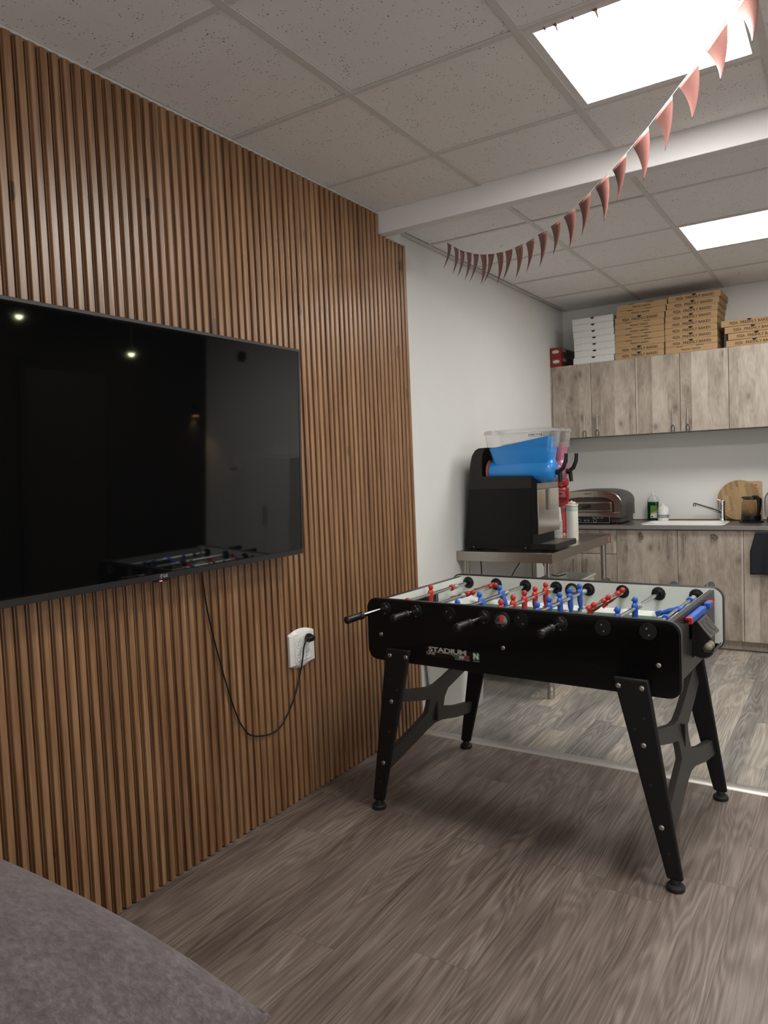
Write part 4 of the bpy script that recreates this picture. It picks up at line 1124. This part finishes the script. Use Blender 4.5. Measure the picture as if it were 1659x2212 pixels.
def soap():
    t = thing('soap_bottle', 'dark green dish soap bottle with a clear top', 'bottle', (0.640, 6.075, 0.8905))
    def ring(w, d_, z): return [(w*(abs(cos(a))**0.7)*(1 if cos(a) > 0 else -1), d_*(abs(sin(a))**0.7)*(1 if sin(a) > 0 else -1), z) for a in [2*pi*k/28 for k in range(28)]]
    b = MB(); b.loft([ring(0.040, 0.026, 0), ring(0.043, 0.028, 0.006), ring(0.043, 0.028, 0.150)]); b.build('liquid', M['greensoap'], t, smooth=True, ang=50)
    b = MB(); b.loft([ring(0.0432, 0.0282, 0.150), ring(0.042, 0.0275, 0.165), ring(0.034, 0.024, 0.183), ring(0.020, 0.018, 0.196), ring(0.014, 0.014, 0.200)], cap=False); b.build('shoulder', plain('clear_hard_plastic', (0.45, 0.48, 0.46), 0.1), t, smooth=True, ang=60)
    b = MB(); b.lathe([(0.014, 0.200), (0.0145, 0.214), (0.008, 0.216), (0.008, 0.230), (0.0, 0.231)], 16); b.build('cap', M['white_plastic'], t, smooth=True, ang=40)
    b = MB(); b.box(-0.014, 0.036, -0.0292, -0.0284, 0.022, 0.120); l = b.build('label', M['greenlabel'], t)
    b = MB(); b.prism([(-0.014, 0.052), (0.036, 0.072), (0.036, 0.078), (-0.014, 0.060)], -0.0297, -0.0292, 'y'); b.build('stripe', M['yellow'], l)
    b = MB(); b.prism([(-0.014, 0.022), (0.036, 0.022), (0.036, 0.066), (-0.014, 0.050)], -0.0297, -0.0292, 'y'); b.build('label_foot', M['whitebox'], l)
    b = MB(); b.box(-0.009, 0.006, -0.0301, -0.0297, 0.028, 0.038); b.build('barcode', M['ink'], l)
    t = thing('soap_dispenser', 'white faceted pump soap dispenser with a grey band', 'dispenser', (0.727, 6.02, 0.8905))
    b = MB(); pr = [(0.0, 0.0), (0.036, 0.0)]
    vs = []; n = 20; rowsz = [0.002+0.0098*k for k in range(13)]
    rr = [0.036, 0.0395, 0.040, 0.040, 0.040, 0.040, 0.040, 0.040, 0.040, 0.0395, 0.0375, 0.033, 0.025]
    rings = []
    for k, (z, r) in enumerate(zip(rowsz, rr)):
        rings.append([((r+(0.0018 if (k+j) % 2 else -0.0012))*cos(2*pi*j/n), (r+(0.0018 if (k+j) % 2 else -0.0012))*sin(2*pi*j/n), z) for j in range(n)])
    b.loft(rings); b.build('body', M['white_plastic'], t)
    b = MB(); b.lathe([(0.0417, 0.028), (0.0425, 0.030), (0.0425, 0.050), (0.0417, 0.052)], 40, cap=False); bd = b.build('band', M['greyband'], t, smooth=True)
    me = text_mesh('Sensitive', 0.011, 1.0, 0.0003, align='LEFT')
    for v in me.vertices:
        a = v.co.x/0.043; yy = v.co.y; v.co = Vector((0.0432*sin(a), -0.0432*cos(a), 0.040+yy))
    me2 = me; put_text('lettering', me2, M['white'], bd, Matrix.Identity(4))
    b = MB(); b.tube([(-0.012+0.0055*cos(a), -0.0421, 0.038+0.0055*sin(a)) for a in [2*pi*k/12+0.5 for k in range(12)]], 0.0011, 5, closed=True); b.build('drop_emblem', M['white'], bd)
    b = MB(); b.lathe([(0.016, 0.118), (0.016, 0.132), (0.010, 0.136), (0.004, 0.138), (0.004, 0.152), (0.0, 0.152)], 16); b.box(-0.018, 0.016, -0.005, 0.005, 0.150, 0.156); b.build('pump', M['white_plastic'], t, smooth=True, ang=40)
soap()

# boards leaning against the wall
def boards():
    t = thing('chopping_board', 'pale rectangular chopping board with a slot, behind the round board', 'board', (1.335, YB-0.016, 0.8905))
    lean = Matrix.Rotation(radians(-2.0), 4, 'X')
    b = MB(); x0, x1, z1 = -0.105, 0.075, 0.292; sx0, sx1, sz0, sz1 = 0.000, 0.040, 0.253, 0.266; y0, y1 = -0.010, 0.002
    b.prism(rrect(x0, x1, 0.0, 0.235, 0.008, 3), y0, y1, 'y')
    b = MB()
    b.prism([(x0, 0.004), (x0+0.004, 0), (x1-0.004, 0), (x1, 0.004), (x1, sz0), (x0, sz0)], y0, y1, 'y', M=lean)
    b.prism([(x0, sz0), (sx0, sz0), (sx0, sz1), (x0, sz1)], y0, y1, 'y', M=lean); b.prism([(sx1, sz0), (x1, sz0), (x1, sz1), (sx1, sz1)], y0, y1, 'y', M=lean)
    b.prism([(x0, sz1), (x1, sz1)] + arc(x1-0.018, z1-0.018, 0.018, 0, pi/2, 5) + arc(x0+0.018, z1-0.018, 0.018, pi/2, pi, 5), y0, y1, 'y', M=lean)
    b.build('slab', M['beech'], t)
    b = MB(); b.box(0.01, 0.062, y0-0.0008, y0+0.0002, 0.236, 0.238, M=lean); b.build('groove', plain('dark_groove', (0.2, 0.12, 0.06), 0.6), t)
    t = thing('round_board', 'large round bamboo board leaning against the wall behind the kettle', 'board', (1.258, YB-0.062, 0.8925))
    lean = Matrix.Rotation(radians(-6.5), 4, 'X')
    b = MB(); R = 0.151
    b.lathe([(0.0, 0.009), (R-0.004, 0.009), (R, 0.005), (R, -0.005), (R-0.004, -0.009), (R-0.012, -0.009), (R-0.014, -0.0075), (R-0.018, -0.0075), (R-0.020, -0.009), (0.0, -0.009)], 64, axis='y', M=lean @ Matrix.Translation((0, 0, R)))
    b.build('disc', M['bamboo'], t, smooth=True, ang=30)
boards()
def kettle():
    t = thing('kettle', 'black and glass electric kettle in front of the round board', 'kettle', (1.355, 5.94, 0.8905))
    t.rotation_euler = (0, 0, radians(-38))
    b = MB(); b.lathe([(0.0, 0), (0.080, 0), (0.083, 0.004), (0.078, 0.010), (0.060, 0.014), (0.0, 0.014)], 32); b.build('power_base', M['plastic'], t, smooth=True, ang=40)
    b = MB(); b.lathe([(0.0, 0.016), (0.064, 0.016), (0.066, 0.022), (0.065, 0.052), (0.0, 0.052)], 32); o = b.build('lower_band', M['plastic'], t, smooth=True, ang=40)
    gm = NT('kettle_glass'); gm.base((0.75, 0.70, 0.66)); gm.rough(0.03); gm.b.inputs['Transmission Weight'].default_value = 1; gm.b.inputs['IOR'].default_value = 1.1
    b = MB(); b.lathe([(0.065, 0.052), (0.064, 0.09), (0.060, 0.140), (0.052, 0.172)], 32, cap=False); b.build('jug', gm.m, t, smooth=True, ang=60)
    b = MB(); b.lathe([(0.0, 0.185), (0.040, 0.184), (0.052, 0.178), (0.054, 0.170), (0.050, 0.166), (0.0, 0.168)], 28); b.prism([(-0.050, 0.170), (-0.074, 0.178), (-0.050, 0.186), (-0.02, 0.186)], -0.02, 0.02, 'y'); b.build('lid', M['plastic'], t, smooth=True, ang=40)
    b = MB(); b.tube([(0.02, 0, 0.182), (0.062, -0.01, 0.182), (0.086, -0.014, 0.168), (0.088, -0.015, 0.130), (0.080, -0.013, 0.080), (0.066, -0.010, 0.050)], [0.014, 0.016, 0.017, 0.014, 0.012, 0.012], 12); b.build('handle', M['plastic'], t, smooth=True)
kettle()
def towel():
    t = thing('towel', 'dark towel hanging on the base cabinet at the right edge', 'towel', (1.52, YL-0.02, 0.56))
    b = MB(); N, K = 24, 24; vs = []; fs = []
    for j in range(K+1):
        q = j/K; z = 0.290*(1-q)
        xl = -0.100 - 0.035*min(1, q*2.2)**1.0; xr = 0.13
        for i in range(N+1):
            x = xl+(xr-xl)*i/N
            y = -0.010 - 0.012*sin(i*0.75+0.4*q)*(0.5+0.5*q) - 0.006*q
            vs.append((x, y, z))
    for j in range(K):
        for i in range(N): a = j*(N+1)+i; fs.append((a, a+1, a+N+2, a+N+1))
    b.add(vs, fs); o = b.build('cloth', M['towel'], t, smooth=True, ang=180)
    md = o.modifiers.new('thick', 'SOLIDIFY'); md.thickness = 0.006
towel()

# ------------------------------------------------------------------ boxes on top of the wall cabinets
TXT_BIG = text_mesh('FRESHLY BAKED', 0.0265, 1.0, 0.0002, offset=0.0004)
TXT_SM = text_mesh('FRESHLY BAKED', 0.0185, 1.0, 0.0002, offset=0.0002)
TXT_PZ = text_mesh('PIZZA', 0.0240, 0.78, 0.0002, offset=0.0005)
ORD = ['topmost', 'second from the top', 'third from the top', 'fourth from the top', 'fifth from the top', 'sixth from the top', 'seventh from the top', 'eighth from the top', 'bottom']
def make_pbox(name, w, d_, h, mat, big, label, cat, group, rot=0, loc=(0, 0, 0), kind='kraft'):
    t = thing(name, label, cat, loc, rot, group)
    hw = w/2; z1 = h-0.0012
    b = MB(); b.box(-hw+0.003, hw-0.003, 0.003, d_-0.003, 0, z1-0.003); b.build('tray', mat, t)
    # lid with a front flap whose lower edge is stepped
    b = MB(); b.box(-hw, hw, 0.0, d_, z1-0.003, z1)
    b.box(-hw, -hw+0.0025, 0.002, d_, 0.006, z1-0.003); b.box(hw-0.0025, hw, 0.002, d_, 0.006, z1-0.003)
    if big or kind == 'white':
        b.prism([(-hw, z1-0.003), (-hw, 0.002), (-hw+0.05, 0.002), (-hw+0.056, 0.007), (hw-0.056, 0.007), (hw-0.05, 0.002), (hw, 0.002), (hw, z1-0.003)], 0.0, 0.0025, 'y')
    else:
        b.prism([(-hw, z1-0.003), (-hw, 0.001), (hw, 0.001), (hw, z1-0.003)], 0.0, 0.0025, 'y')
    b.build('lid', mat, t)
    if big or kind == 'white':
        b = MB(); b.prism([(0.0+0.015*cos(a), z1-0.0005+0.013*sin(a)) for a in [pi+pi*k/10 for k in range(11)]], -0.0007, 0.0005, 'y'); b.build('finger_notch', M['hole'], t)
    if kind == 'kraft':
        if big:
            put_text('lettering', TXT_BIG, M['ink'], t, Matrix.Translation((0.040, -0.0004, 0.021)) @ RX90)
            put_text('lettering', TXT_PZ, M['ink'], t, Matrix.Translation((-0.099, -0.0004, 0.021)) @ RX90)
        else:
            put_text('lettering', TXT_SM, M['ink'], t, Matrix.Translation((0.0, -0.0004, 0.020)) @ RX90)
            b = MB(); b.box(-0.10, -0.055, -0.0005, 0.0, z1-0.0035, z1+0.0003); b.box(0.035, 0.085, -0.0005, 0.0, z1-0.0035, z1+0.0003); b.build('tab_slot', M['hole'], t)
    return t
ZC = 2.1475
hW = 0.0505
for k in range(7):
    idx = 6-k
    x0 = [0.115, 0.125, 0.124, 0.123, 0.118, 0.115, 0.113][k]
    make_pbox('pizza_box', 0.318, 0.32, hW, M['whitebox'], True, 'white pizza box, %s in the white stack' % (ORD[idx] if idx < 6 else 'bottom'), 'box', 'white pizza boxes', random.uniform(-0.012, 0.012), (x0+0.160, YU+0.004, ZC+k*hW), 'white')
hK = 0.0452
k1 = [1, 1, 0, 0, 0, 0, 1, 0, 0]; x1s = [0.621, 0.622, 0.626, 0.626, 0.625, 0.625, 0.628, 0.638, 0.648]
for k in range(9):
    idx = 8-k
    make_pbox('pizza_box', 0.360, 0.335, hK, M['kraft'], bool(k1[k]), 'brown kraft pizza box, %s of the left kraft stack' % ORD[idx], 'box', 'kraft pizza boxes', random.uniform(-0.008, 0.008), (x1s[k], YU+0.003, ZC+k*hK))
k2 = [0, 1, 1, 1, 1, 1, 1, 1, 1]; x2s = [0.989, 0.990, 0.989, 0.988, 0.989, 0.992, 0.996, 1.004, 1.015]; hK2 = 0.0462
for k in range(9):
    idx = 8-k
    make_pbox('pizza_box', 0.356, 0.335, hK2, M['kraft'], bool(k2[k]), 'brown kraft pizza box, %s of the tallest, middle kraft stack' % ORD[idx], 'box', 'kraft pizza boxes', random.uniform(-0.012, 0.006), (x2s[k], YU+0.003, ZC+k*hK2))
x3s = [1.405, 1.418, 1.396, 1.374]; r3 = [0.0, 0.02, 0.03, 0.05]; nm = ['bottom', 'third from the top', 'second from the top', 'topmost']
for k in range(4):
    make_pbox('pizza_box', 0.360, 0.335, 0.0455, M['kraft'], True, 'brown kraft pizza box, %s of the low stack at the right edge' % nm[k], 'box', 'kraft pizza boxes', r3[k], (x3s[k], YU+0.003, ZC+k*0.0475))
for k in range(2):
    t = thing('carton', 'small red and brown carton in the corner, %s of the pair' % ('lower' if k == 0 else 'upper'), 'box', (-0.028-0.003*k, YU+0.012, ZC+k*0.078), 0.0, 'small red cartons')
    b = MB(); b.box(-0.043, 0.043, 0.0, 0.02, 0.0, 0.076); b.box(-0.043, 0.043, 0.02, 0.33, 0.0, 0.076)
    b.build('carton_body', M['brownbox'], t, bevel=0.001)
    b = MB(); b.box(-0.0432, 0.0432, -0.0012, 0.03, 0.0005, 0.0755); b.build('end_print', M['redbox'], t)
    b = MB(); b.prism([(0.030*cos(a), 0.043+0.015*sin(a)) for a in [2*pi*q/24 for q in range(24)]], -0.0020, -0.0012, 'y'); bd = b.build('badge', M['silver_print'], t)
    put_text('lettering', text_mesh('OPAL', 0.020, 0.95, 0.0002, offset=0.0005), M['white'], bd, Matrix.Translation((0, -0.0024, 0.043)) @ RX90)
    b = MB(); R = Matrix(((0, 0, 1, 0.0436), (1, 0, 0, 0), (0, 1, 0, 0), (0, 0, 0, 1)))
    for q in range(4): b.prism([(0.045+0.028*q, 0.074), (0.055+0.028*q, 0.074), (0.045+0.02*q, 0.045), (0.035+0.02*q, 0.050)], 0.0432, 0.0436, 'x')
    b.build('stripe', M['silver_print'], t)

# ================================================================== STEEL TABLE AND WHAT STANDS ON IT
TX0, TX1, TY0, TY1, TZ = -0.078, 0.532, 4.045, 5.255, 0.860
def steel_table():
    t = thing('steel_table', 'stainless steel work table against the white wall', 'table', ((TX0+TX1)/2, (TY0+TY1)/2, 0))
    hx, hy = (TX1-TX0)/2, (TY1-TY0)/2
    b = MB(); b.box(-hx, hx, -hy, hy, TZ-0.003, TZ)
    b.box(-hx, hx, -hy, -hy+0.002, TZ-0.058, TZ-0.003); b.box(-hx, hx, hy-0.002, hy, TZ-0.058, TZ-0.003); b.box(hx-0.002, hx, -hy, hy, TZ-0.058, TZ-0.003); b.box(-hx, -hx+0.002, -hy, hy, TZ-0.058, TZ-0.003)
    b.build('tabletop', M['steel'], t, bevel=0.0015)
    for sx in (-1, 1):
        for sy in (-1, 1):
            x = sx*(hx-0.045); y = sy*(hy-0.045)
            b = MB(); b.cyl((x, y, 0.075), (x, y, TZ-0.004), 0.0195, n=20); lg = b.build('leg', M['steel2'], t, smooth=True)
            b = MB(); b.lathe([(0.0, 0.0), (0.017, 0.0), (0.021, 0.006), (0.0215, 0.035), (0.0195, 0.040), (0.022, 0.046), (0.022, 0.056), (0.0195, 0.060), (0.0195, 0.076)], 16, c=(x, y, 0)); b.build('foot', M['zinc'], lg, smooth=True, ang=35)
    b = MB(); b.box(-hx+0.045, hx-0.045, -hy+0.045, hy-0.045, 0.292, 0.300); b.box(-hx+0.045, hx-0.045, -hy+0.045, -hy+0.047, 0.265, 0.292); b.box(hx-0.047, hx-0.045, -hy+0.045, hy-0.045, 0.265, 0.292)
    b.build('undershelf', M['steel'], t)
    b = MB(); b.box(hx, hx+0.0006, hy-0.075, hy-0.045, TZ-0.05, TZ-0.012); b.build('sticker', plain('pink_sticker', (0.4, 0.15, 0.18), 0.5), t)
steel_table()
def slush():
    Y0 = 4.105; W_ = 0.365
    t = thing('slush_machine', 'black two-bowl slush machine with blue and pink slush on the steel table', 'slush machine', (0.17, Y0, TZ))
    def P(l): return [(x-0.17, z-TZ) for x, z in l]
    out = P([(-0.050, 0.874), (-0.032, 1.02), (-0.006, 1.257), (0.006, 1.385), (0.020, 1.440), (0.042, 1.472), (0.066, 1.484), (0.110, 1.486), (0.090, 1.452), (0.084, 1.400), (0.084, 1.313), (0.398, 1.307), (0.398, 1.236), (0.398, 0.874)])
    b = MB(); b.prism(out, 0.0, W_, 'y'); o = b.build('housing', M['machine'], t, smooth=True, ang=30); o.modifiers.new('tri', 'TRIANGULATE')
    b = MB(); b.prism(P([(-0.008, 1.236), (0.006, 1.385), (0.020, 1.440), (0.042, 1.472), (0.066, 1.4845), (0.112, 1.4865), (0.0905, 1.452), (0.0845, 1.400), (0.0845, 1.3135), (0.398, 1.3075), (0.398, 1.236)]), -0.0015, 0.0, 'y')
    o = b.build('upper_cowl', M['machine_top'], t); o.modifiers.new('tri', 'TRIANGULATE')
    # removable side panel with thin bright line
    b = MB(); b.box(-0.030-0.17+0.02, 0.385-0.17, -0.003, 0.0, 0.892-TZ, 1.228-TZ); b.build('side_panel', M['machine'], t, bevel=0.0012)
    for x in (0.012, 0.350): b = MB(); b.lathe([(0.0042, 0.0), (0.0036, -0.002), (0.0, -0.003)], 10, axis='y', c=(x-0.17, -0.0015, 0.882-TZ)); b.build('screw', M['zinc'], t, smooth=True)
    # front: slanted shoulder, drip shield
    b = MB(); b.prism(P([(0.398, 1.307), (0.428, 1.262), (0.428, 0.965), (0.398, 0.965)]), 0.0, W_, 'y'); b.build('front_housing', M['machine'], t)
    b = MB(); b.box(0.428-0.17, 0.431-0.17, 0.006, W_-0.006, 1.228-TZ, 1.262-TZ); b.build('upper_trim', M['steel'], t)
    b = MB(); b.box(0.428-0.17, 0.433-0.17, 0.003, W_-0.003, 0.962-TZ, 1.226-TZ); fp = b.build('front_panel', M['mirror_steel'], t, bevel=0.0015)
    b = MB(); b.box(0.433-0.17, 0.4340-0.17, 0.135, 0.205, 1.100-TZ, 1.222-TZ); b.build('control_window', M['grey_plastic'], fp)
    b = MB(); b.box(0.4340-0.17, 0.4346-0.17, 0.175, 0.205, 1.102-TZ, 1.220-TZ); b.build('control_label', M['zinc'], fp)
    b = MB()
    b.box(0.385-0.17, 0.536-0.17, -0.004, W_+0.004, 0.874-TZ, 0.908-TZ); tr = b.build('drip_tray', M['plastic'], t, bevel=0.003)
    b = MB()
    for k in range(9): b.box(0.442+0.010*k-0.17, 0.446+0.010*k-0.17, 0.012, W_-0.012, 0.908-TZ, 0.9090-TZ)
    b.box(0.44-0.17, 0.527-0.17, W_/2-0.002, W_/2+0.002, 0.908-TZ, 0.9094-TZ); b.build('grille', M['zinc'], tr)
    for x in (0.0, 0.34):
        for y in (0.03, W_-0.03): b = MB(); b.lathe([(0.016, 0.0), (0.018, 0.004), (0.014, 0.016)], 14, c=(x-0.17, y, 0.0)); b.build('foot', M['rubber'], t)
    for bi, (yc, sm, lv) in enumerate(((0.088, M['slush_blue'], 1.535), (0.276, M['slush_pink'], 1.500))):
        # local coordinates: hopper with a tapering body above a horizontal cylinder
        hw = 0.080
        def ring(x0, x1, w, z, r=0.022):
            return [(p[0]-0.17, yc+p[1], z-TZ) for p in rrect(x0, x1, -w, w, r, 5)]
        lv_ = lv
        lo = [(0.150, 0.470, 0.050, 1.375), (0.140, 0.478, 0.058, 1.400), (0.124, 0.500, 0.068, 1.470)]
        # slush body; surface higher at the front
        b = MB(); rings = [ring(0.152, 0.492, 0.056, 1.375), ring(0.142, 0.500, 0.064, 1.402), ring(0.128, 0.508, 0.071, 1.455)]
        top = []
        for p in rrect(0.118, 0.516, -0.0735, 0.0735, 0.022, 5):
            f = (p[0]-0.118)/(0.516-0.118)
            z = 1.476 + (lv_-1.476)*sin(min(1, f*1.15)*pi/2)**1.1 if bi == 0 else lv_
            top.append((p[0]-0.17, yc+p[1], z-TZ))
        rings.append(top)
        b.loft(rings, cap=True)
        # cylinder
        b.lathe([(0.0, 0.112), (0.066, 0.112), (0.0735, 0.125), (0.0735, 0.455), (0.0725, 0.485), (0.066, 0.505), (0.052, 0.515), (0.0, 0.519)], 36, axis='x', c=(-0.17, yc, 1.337-TZ), cap=False)
        # rounded front bulge
        b.ball((0.480-0.17, yc, 1.362-TZ), 0.050, 20, sc=(0.62, 1.10, 1.20))
        sl = b.build('slush', sm, t, smooth=True, ang=60)
        b = MB()
        for xx in (0.175, 0.265, 0.355): b.tube([(xx+0.020*(0.5-cos(a)*0.5)-0.17, yc+0.0745*cos(a+pi/2+pi), 1.337-TZ-0.0745*sin(a+pi/2+pi)*-1) for a in [pi*0.0+pi*k/14 for k in range(15)]], 0.0016, 5)
        b.build('auger_blade', plain('dark_%s_auger' % ('teal' if bi == 0 else 'plum'), (0.005, 0.05, 0.11) if bi == 0 else (0.16, 0.04, 0.08), 0.4), sl)
        # clear hopper walls and lid
        b = MB(); b.loft([ring(0.112, 0.520, 0.0755, 1.470), ring(0.098, 0.528, 0.079, 1.560), ring(0.092, 0.534, 0.084, 1.563)], cap=False)
        b.loft([ring(0.1135, 0.5185, 0.0745, 1.470), ring(0.0995, 0.5265, 0.078, 1.560), ring(0.0935, 0.5325, 0.083, 1.5615)], cap=False)
        hp = b.build('hopper', M['clear'], t, smooth=True, ang=60)
        b = MB(); b.loft([ring(0.092, 0.536, 0.0855, 1.564), ring(0.094, 0.532, 0.083, 1.576), ring(0.106, 0.522, 0.076, 1.586), ring(0.116, 0.512, 0.068, 1.587)], cap=True); b.build('lid', M['clear'], t, smooth=True, ang=60)
        put_text('lettering', text_mesh('MAX 15.4', 0.0125, 1.1, 0.0002, offset=0.0003), M['ink'], hp, Matrix.Translation((0.425-0.17, yc-0.0785, 1.5465-TZ)) @ RX90)
        b = MB(); b.box(0.388-0.17, 0.462-0.17, yc-0.0785, yc-0.0780, 1.5335-TZ, 1.5350-TZ)
        for xx in (0.388, 0.462): b.box(xx-0.002-0.17, xx+0.002-0.17, yc-0.0787, yc-0.0780, 1.540-TZ, 1.552-TZ)
        b.build('level_mark', M['ink'], hp)
        b = MB(); b.lathe([(0.0775, 0.104), (0.0775, 0.116), (0.072, 0.116), (0.072, 0.104)], 36, axis='x', c=(-0.17, yc, 1.337-TZ), cap=False); b.build('gasket', M['orange'], t, smooth=True)
        # tap with lever
        b = MB(); b.cyl((0.500-0.17, yc, 1.330-TZ), (0.545-0.17, yc, 1.318-TZ), 0.016, n=14); b.cyl((0.540-0.17, yc, 1.318-TZ), (0.544-0.17, yc, 1.262-TZ), 0.0125, 0.011, n=14)
        tp = b.build('tap', M['plastic'], t, smooth=True, ang=40)
        b = MB(); b.tube([(0.532-0.17, yc, 1.325-TZ), (0.560-0.17, yc, 1.345-TZ), (0.577-0.17, yc, 1.385-TZ), (0.581-0.17, yc, 1.430-TZ)], [0.013, 0.0125, 0.0115, 0.0105], 10, sx=1.0); b.build('lever', M['plastic'], tp, smooth=True)
slush()
def bottle():
    t = thing('drink_bottle', 'white insulated bottle with a mint collar on the steel table', 'bottle', (0.405, 4.80, TZ+0.0005))
    b = MB(); b.lathe([(0.0, 0), (0.037, 0), (0.0385, 0.003), (0.0385, 0.196), (0.0, 0.196)], 36); b.build('body', M['cream'], t, smooth=True, ang=40)
    b = MB(); b.lathe([(0.0, 0.197), (0.0390, 0.197), (0.0392, 0.205), (0.0382, 0.226), (0.036, 0.232), (0.0, 0.233)], 36); b.build('collar', M['mint'], t, smooth=True, ang=40)
    b = MB(); b.tube([(0.037*cos(a), 0.037*sin(a), 0.233+0.004*sin(a*2)) for a in [2*pi*k/28 for k in range(28)]], 0.005, 7, closed=True); b.build('strap', M['pinkcap'], t, smooth=True)
    b = MB(); b.lathe([(0.026, 0.233), (0.026, 0.250), (0.020, 0.255), (0.0, 0.255)], 24); b.tube([(-0.006, -0.01, 0.252), (0.0, -0.004, 0.262), (0.008, 0.0, 0.256)], [0.004, 0.005, 0.003], 7); b.build('cap', M['pinkcap'], t, smooth=True, ang=40)
bottle()
def red_dispenser():
    t = thing('drink_dispenser', 'glossy red drink maker standing behind the slush machine', 'drink maker', (0.215, 5.10, TZ+0.0005))
    t.rotation_euler = (0, 0, radians(28)); t.scale = (1.2, 1.2, 1.1)
    b = MB(); b.lathe([(0.0, 0.0), (0.075, 0.0), (0.078, 0.006), (0.070, 0.022), (0.0, 0.024)], 28); b.build('base', M['redshine'], t, smooth=True, ang=40)
    b = MB(); b.prism(rrect(-0.045, 0.045, 0.0, 0.062, 0.016, 4), 0.024, 0.18, 'z'); b.build('column', M['redshine'], t, smooth=True, ang=40)
    def ell(w, y0, y1, z): return [(p[0], p[1], z) for p in rrect(-w, w, y0, y1, min(w, 0.03), 5)]
    b = MB(); b.loft([ell(0.044, -0.034, 0.058, 0.175), ell(0.052, -0.050, 0.066, 0.205), ell(0.056, -0.054, 0.070, 0.280), ell(0.055, -0.048, 0.070, 0.310)]); hd = b.build('head', M['redshine'], t, smooth=True, ang=50)
    b = MB(); b.box(-0.032, 0.032, -0.0560, -0.0535, 0.236, 0.246); b.tube([(-0.036+0.072*k/12, -0.055, 0.232-0.014*sin(pi*k/12)) for k in range(13)], 0.0014, 5)
    b.tube([(-0.034, -0.0548, 0.262), (-0.030, -0.0548, 0.286), (-0.014, -0.054, 0.293), (0.014, -0.054, 0.293), (0.030, -0.0548, 0.286), (0.034, -0.0548, 0.262)], 0.0014, 5); b.build('face_line', M['hole'], hd)
    b = MB(); b.box(-0.008, 0.008, -0.0562, -0.054, 0.268, 0.278); b.build('emblem', M['ink'], hd)
    b = MB(); b.ball((0, 0.006, 0.345), 0.060, 22, sc=(1, 1.08, 0.85)); dm = b.build('dome', M['redshine'], t, smooth=True, ang=60)
    b = MB(); b.lathe([(0.054, 0.0), (0.046, 0.020), (0.020, 0.035), (0.0, 0.037)], 22, c=(0, 0.006, 0.366)); b.build('dome_cap', plain('dome_label_white', (0.55, 0.56, 0.60), 0.2), dm, smooth=True, ang=60)
red_dispenser()
t = thing('cup_stack', 'slim stack of white cups beside the red drink maker', 'cups', (0.285, 4.86, TZ+0.0005))
b = MB(); pr = [(0.0, 0.0), (0.026, 0.0)]
for k in range(10): pr += [(0.028, 0.004+0.012*k), (0.030, 0.010+0.012*k), (0.028, 0.0125+0.012*k)]
pr += [(0.026, 0.13), (0.020, 0.215), (0.0, 0.216)]
b.lathe(pr, 20); b.build('cups', M['white_plastic'], t, smooth=True, ang=30)

# cables hanging below the steel table
def cable(label, pts):
    p0 = Vector(pts[-1]); t = thing('hanging_cable', label, 'cable', tuple(p0))
    b = MB(); b.tube([Vector(p)-p0 for p in smooth_path([Vector(p) for p in pts], 2)], 0.0035, 6); b.build('cord', M['plastic'], t, smooth=True)
cable('black cable hanging straight down under the slush machine', [(0.02, 4.15, 0.84), (0.03, 4.17, 0.78), (0.03, 4.16, 0.60), (0.02, 4.16, 0.40), (0.02, 4.17, 0.301)])
cable('black cable slanting down left under the steel table', [(0.205, 4.42, 0.84), (0.19, 4.42, 0.76), (0.13, 4.42, 0.68), (0.09, 4.42, 0.58), (0.09, 4.42, 0.42), (0.09, 4.43, 0.301)])
cable('black cable looping behind the steel table leg', [(0.25, 4.60, 0.84), (0.26, 4.60, 0.74), (0.30, 4.60, 0.66), (0.36, 4.60, 0.64), (0.42, 4.60, 0.66)])

# storage tub on the undershelf and bin on the floor
def tub():
    t = thing('storage_tub', 'translucent plastic tub on the shelf under the steel table', 'tub', (0.355, 4.90, 0.3005))
    def ring(w, d_, z, r=0.03): return [(p[0], p[1], z) for p in rrect(-w, w, -d_, d_, r, 5)]
    b = MB(); b.loft([ring(0.090, 0.14, 0.0), ring(0.115, 0.17, 0.294), ring(0.122, 0.177, 0.296), ring(0.122, 0.177, 0.302), ring(0.112, 0.167, 0.302), ring(0.088, 0.138, 0.004)], cap=True); b.build('tub_body', M['tub'], t, smooth=True, ang=40)
tub()
def bin_():
    t = thing('waste_bin', 'white plastic bin beneath the steel table beside the slatted wall', 'bin', (0.062, 3.715, 0))
    def ring(w, d_, z, r=0.03): return [(p[0], p[1], z) for p in rrect(-w, w, -d_, d_, r, 5)]
    b = MB(); b.loft([ring(0.105, 0.115, 0.0), ring(0.112, 0.125, 0.008), ring(0.135, 0.155, 0.47), ring(0.138, 0.158, 0.475), ring(0.138, 0.158, 0.49), ring(0.128, 0.148, 0.49), ring(0.100, 0.110, 0.012)], cap=True); b.build('bin_body', M['white_plastic'], t, smooth=True, ang=40)
bin_()
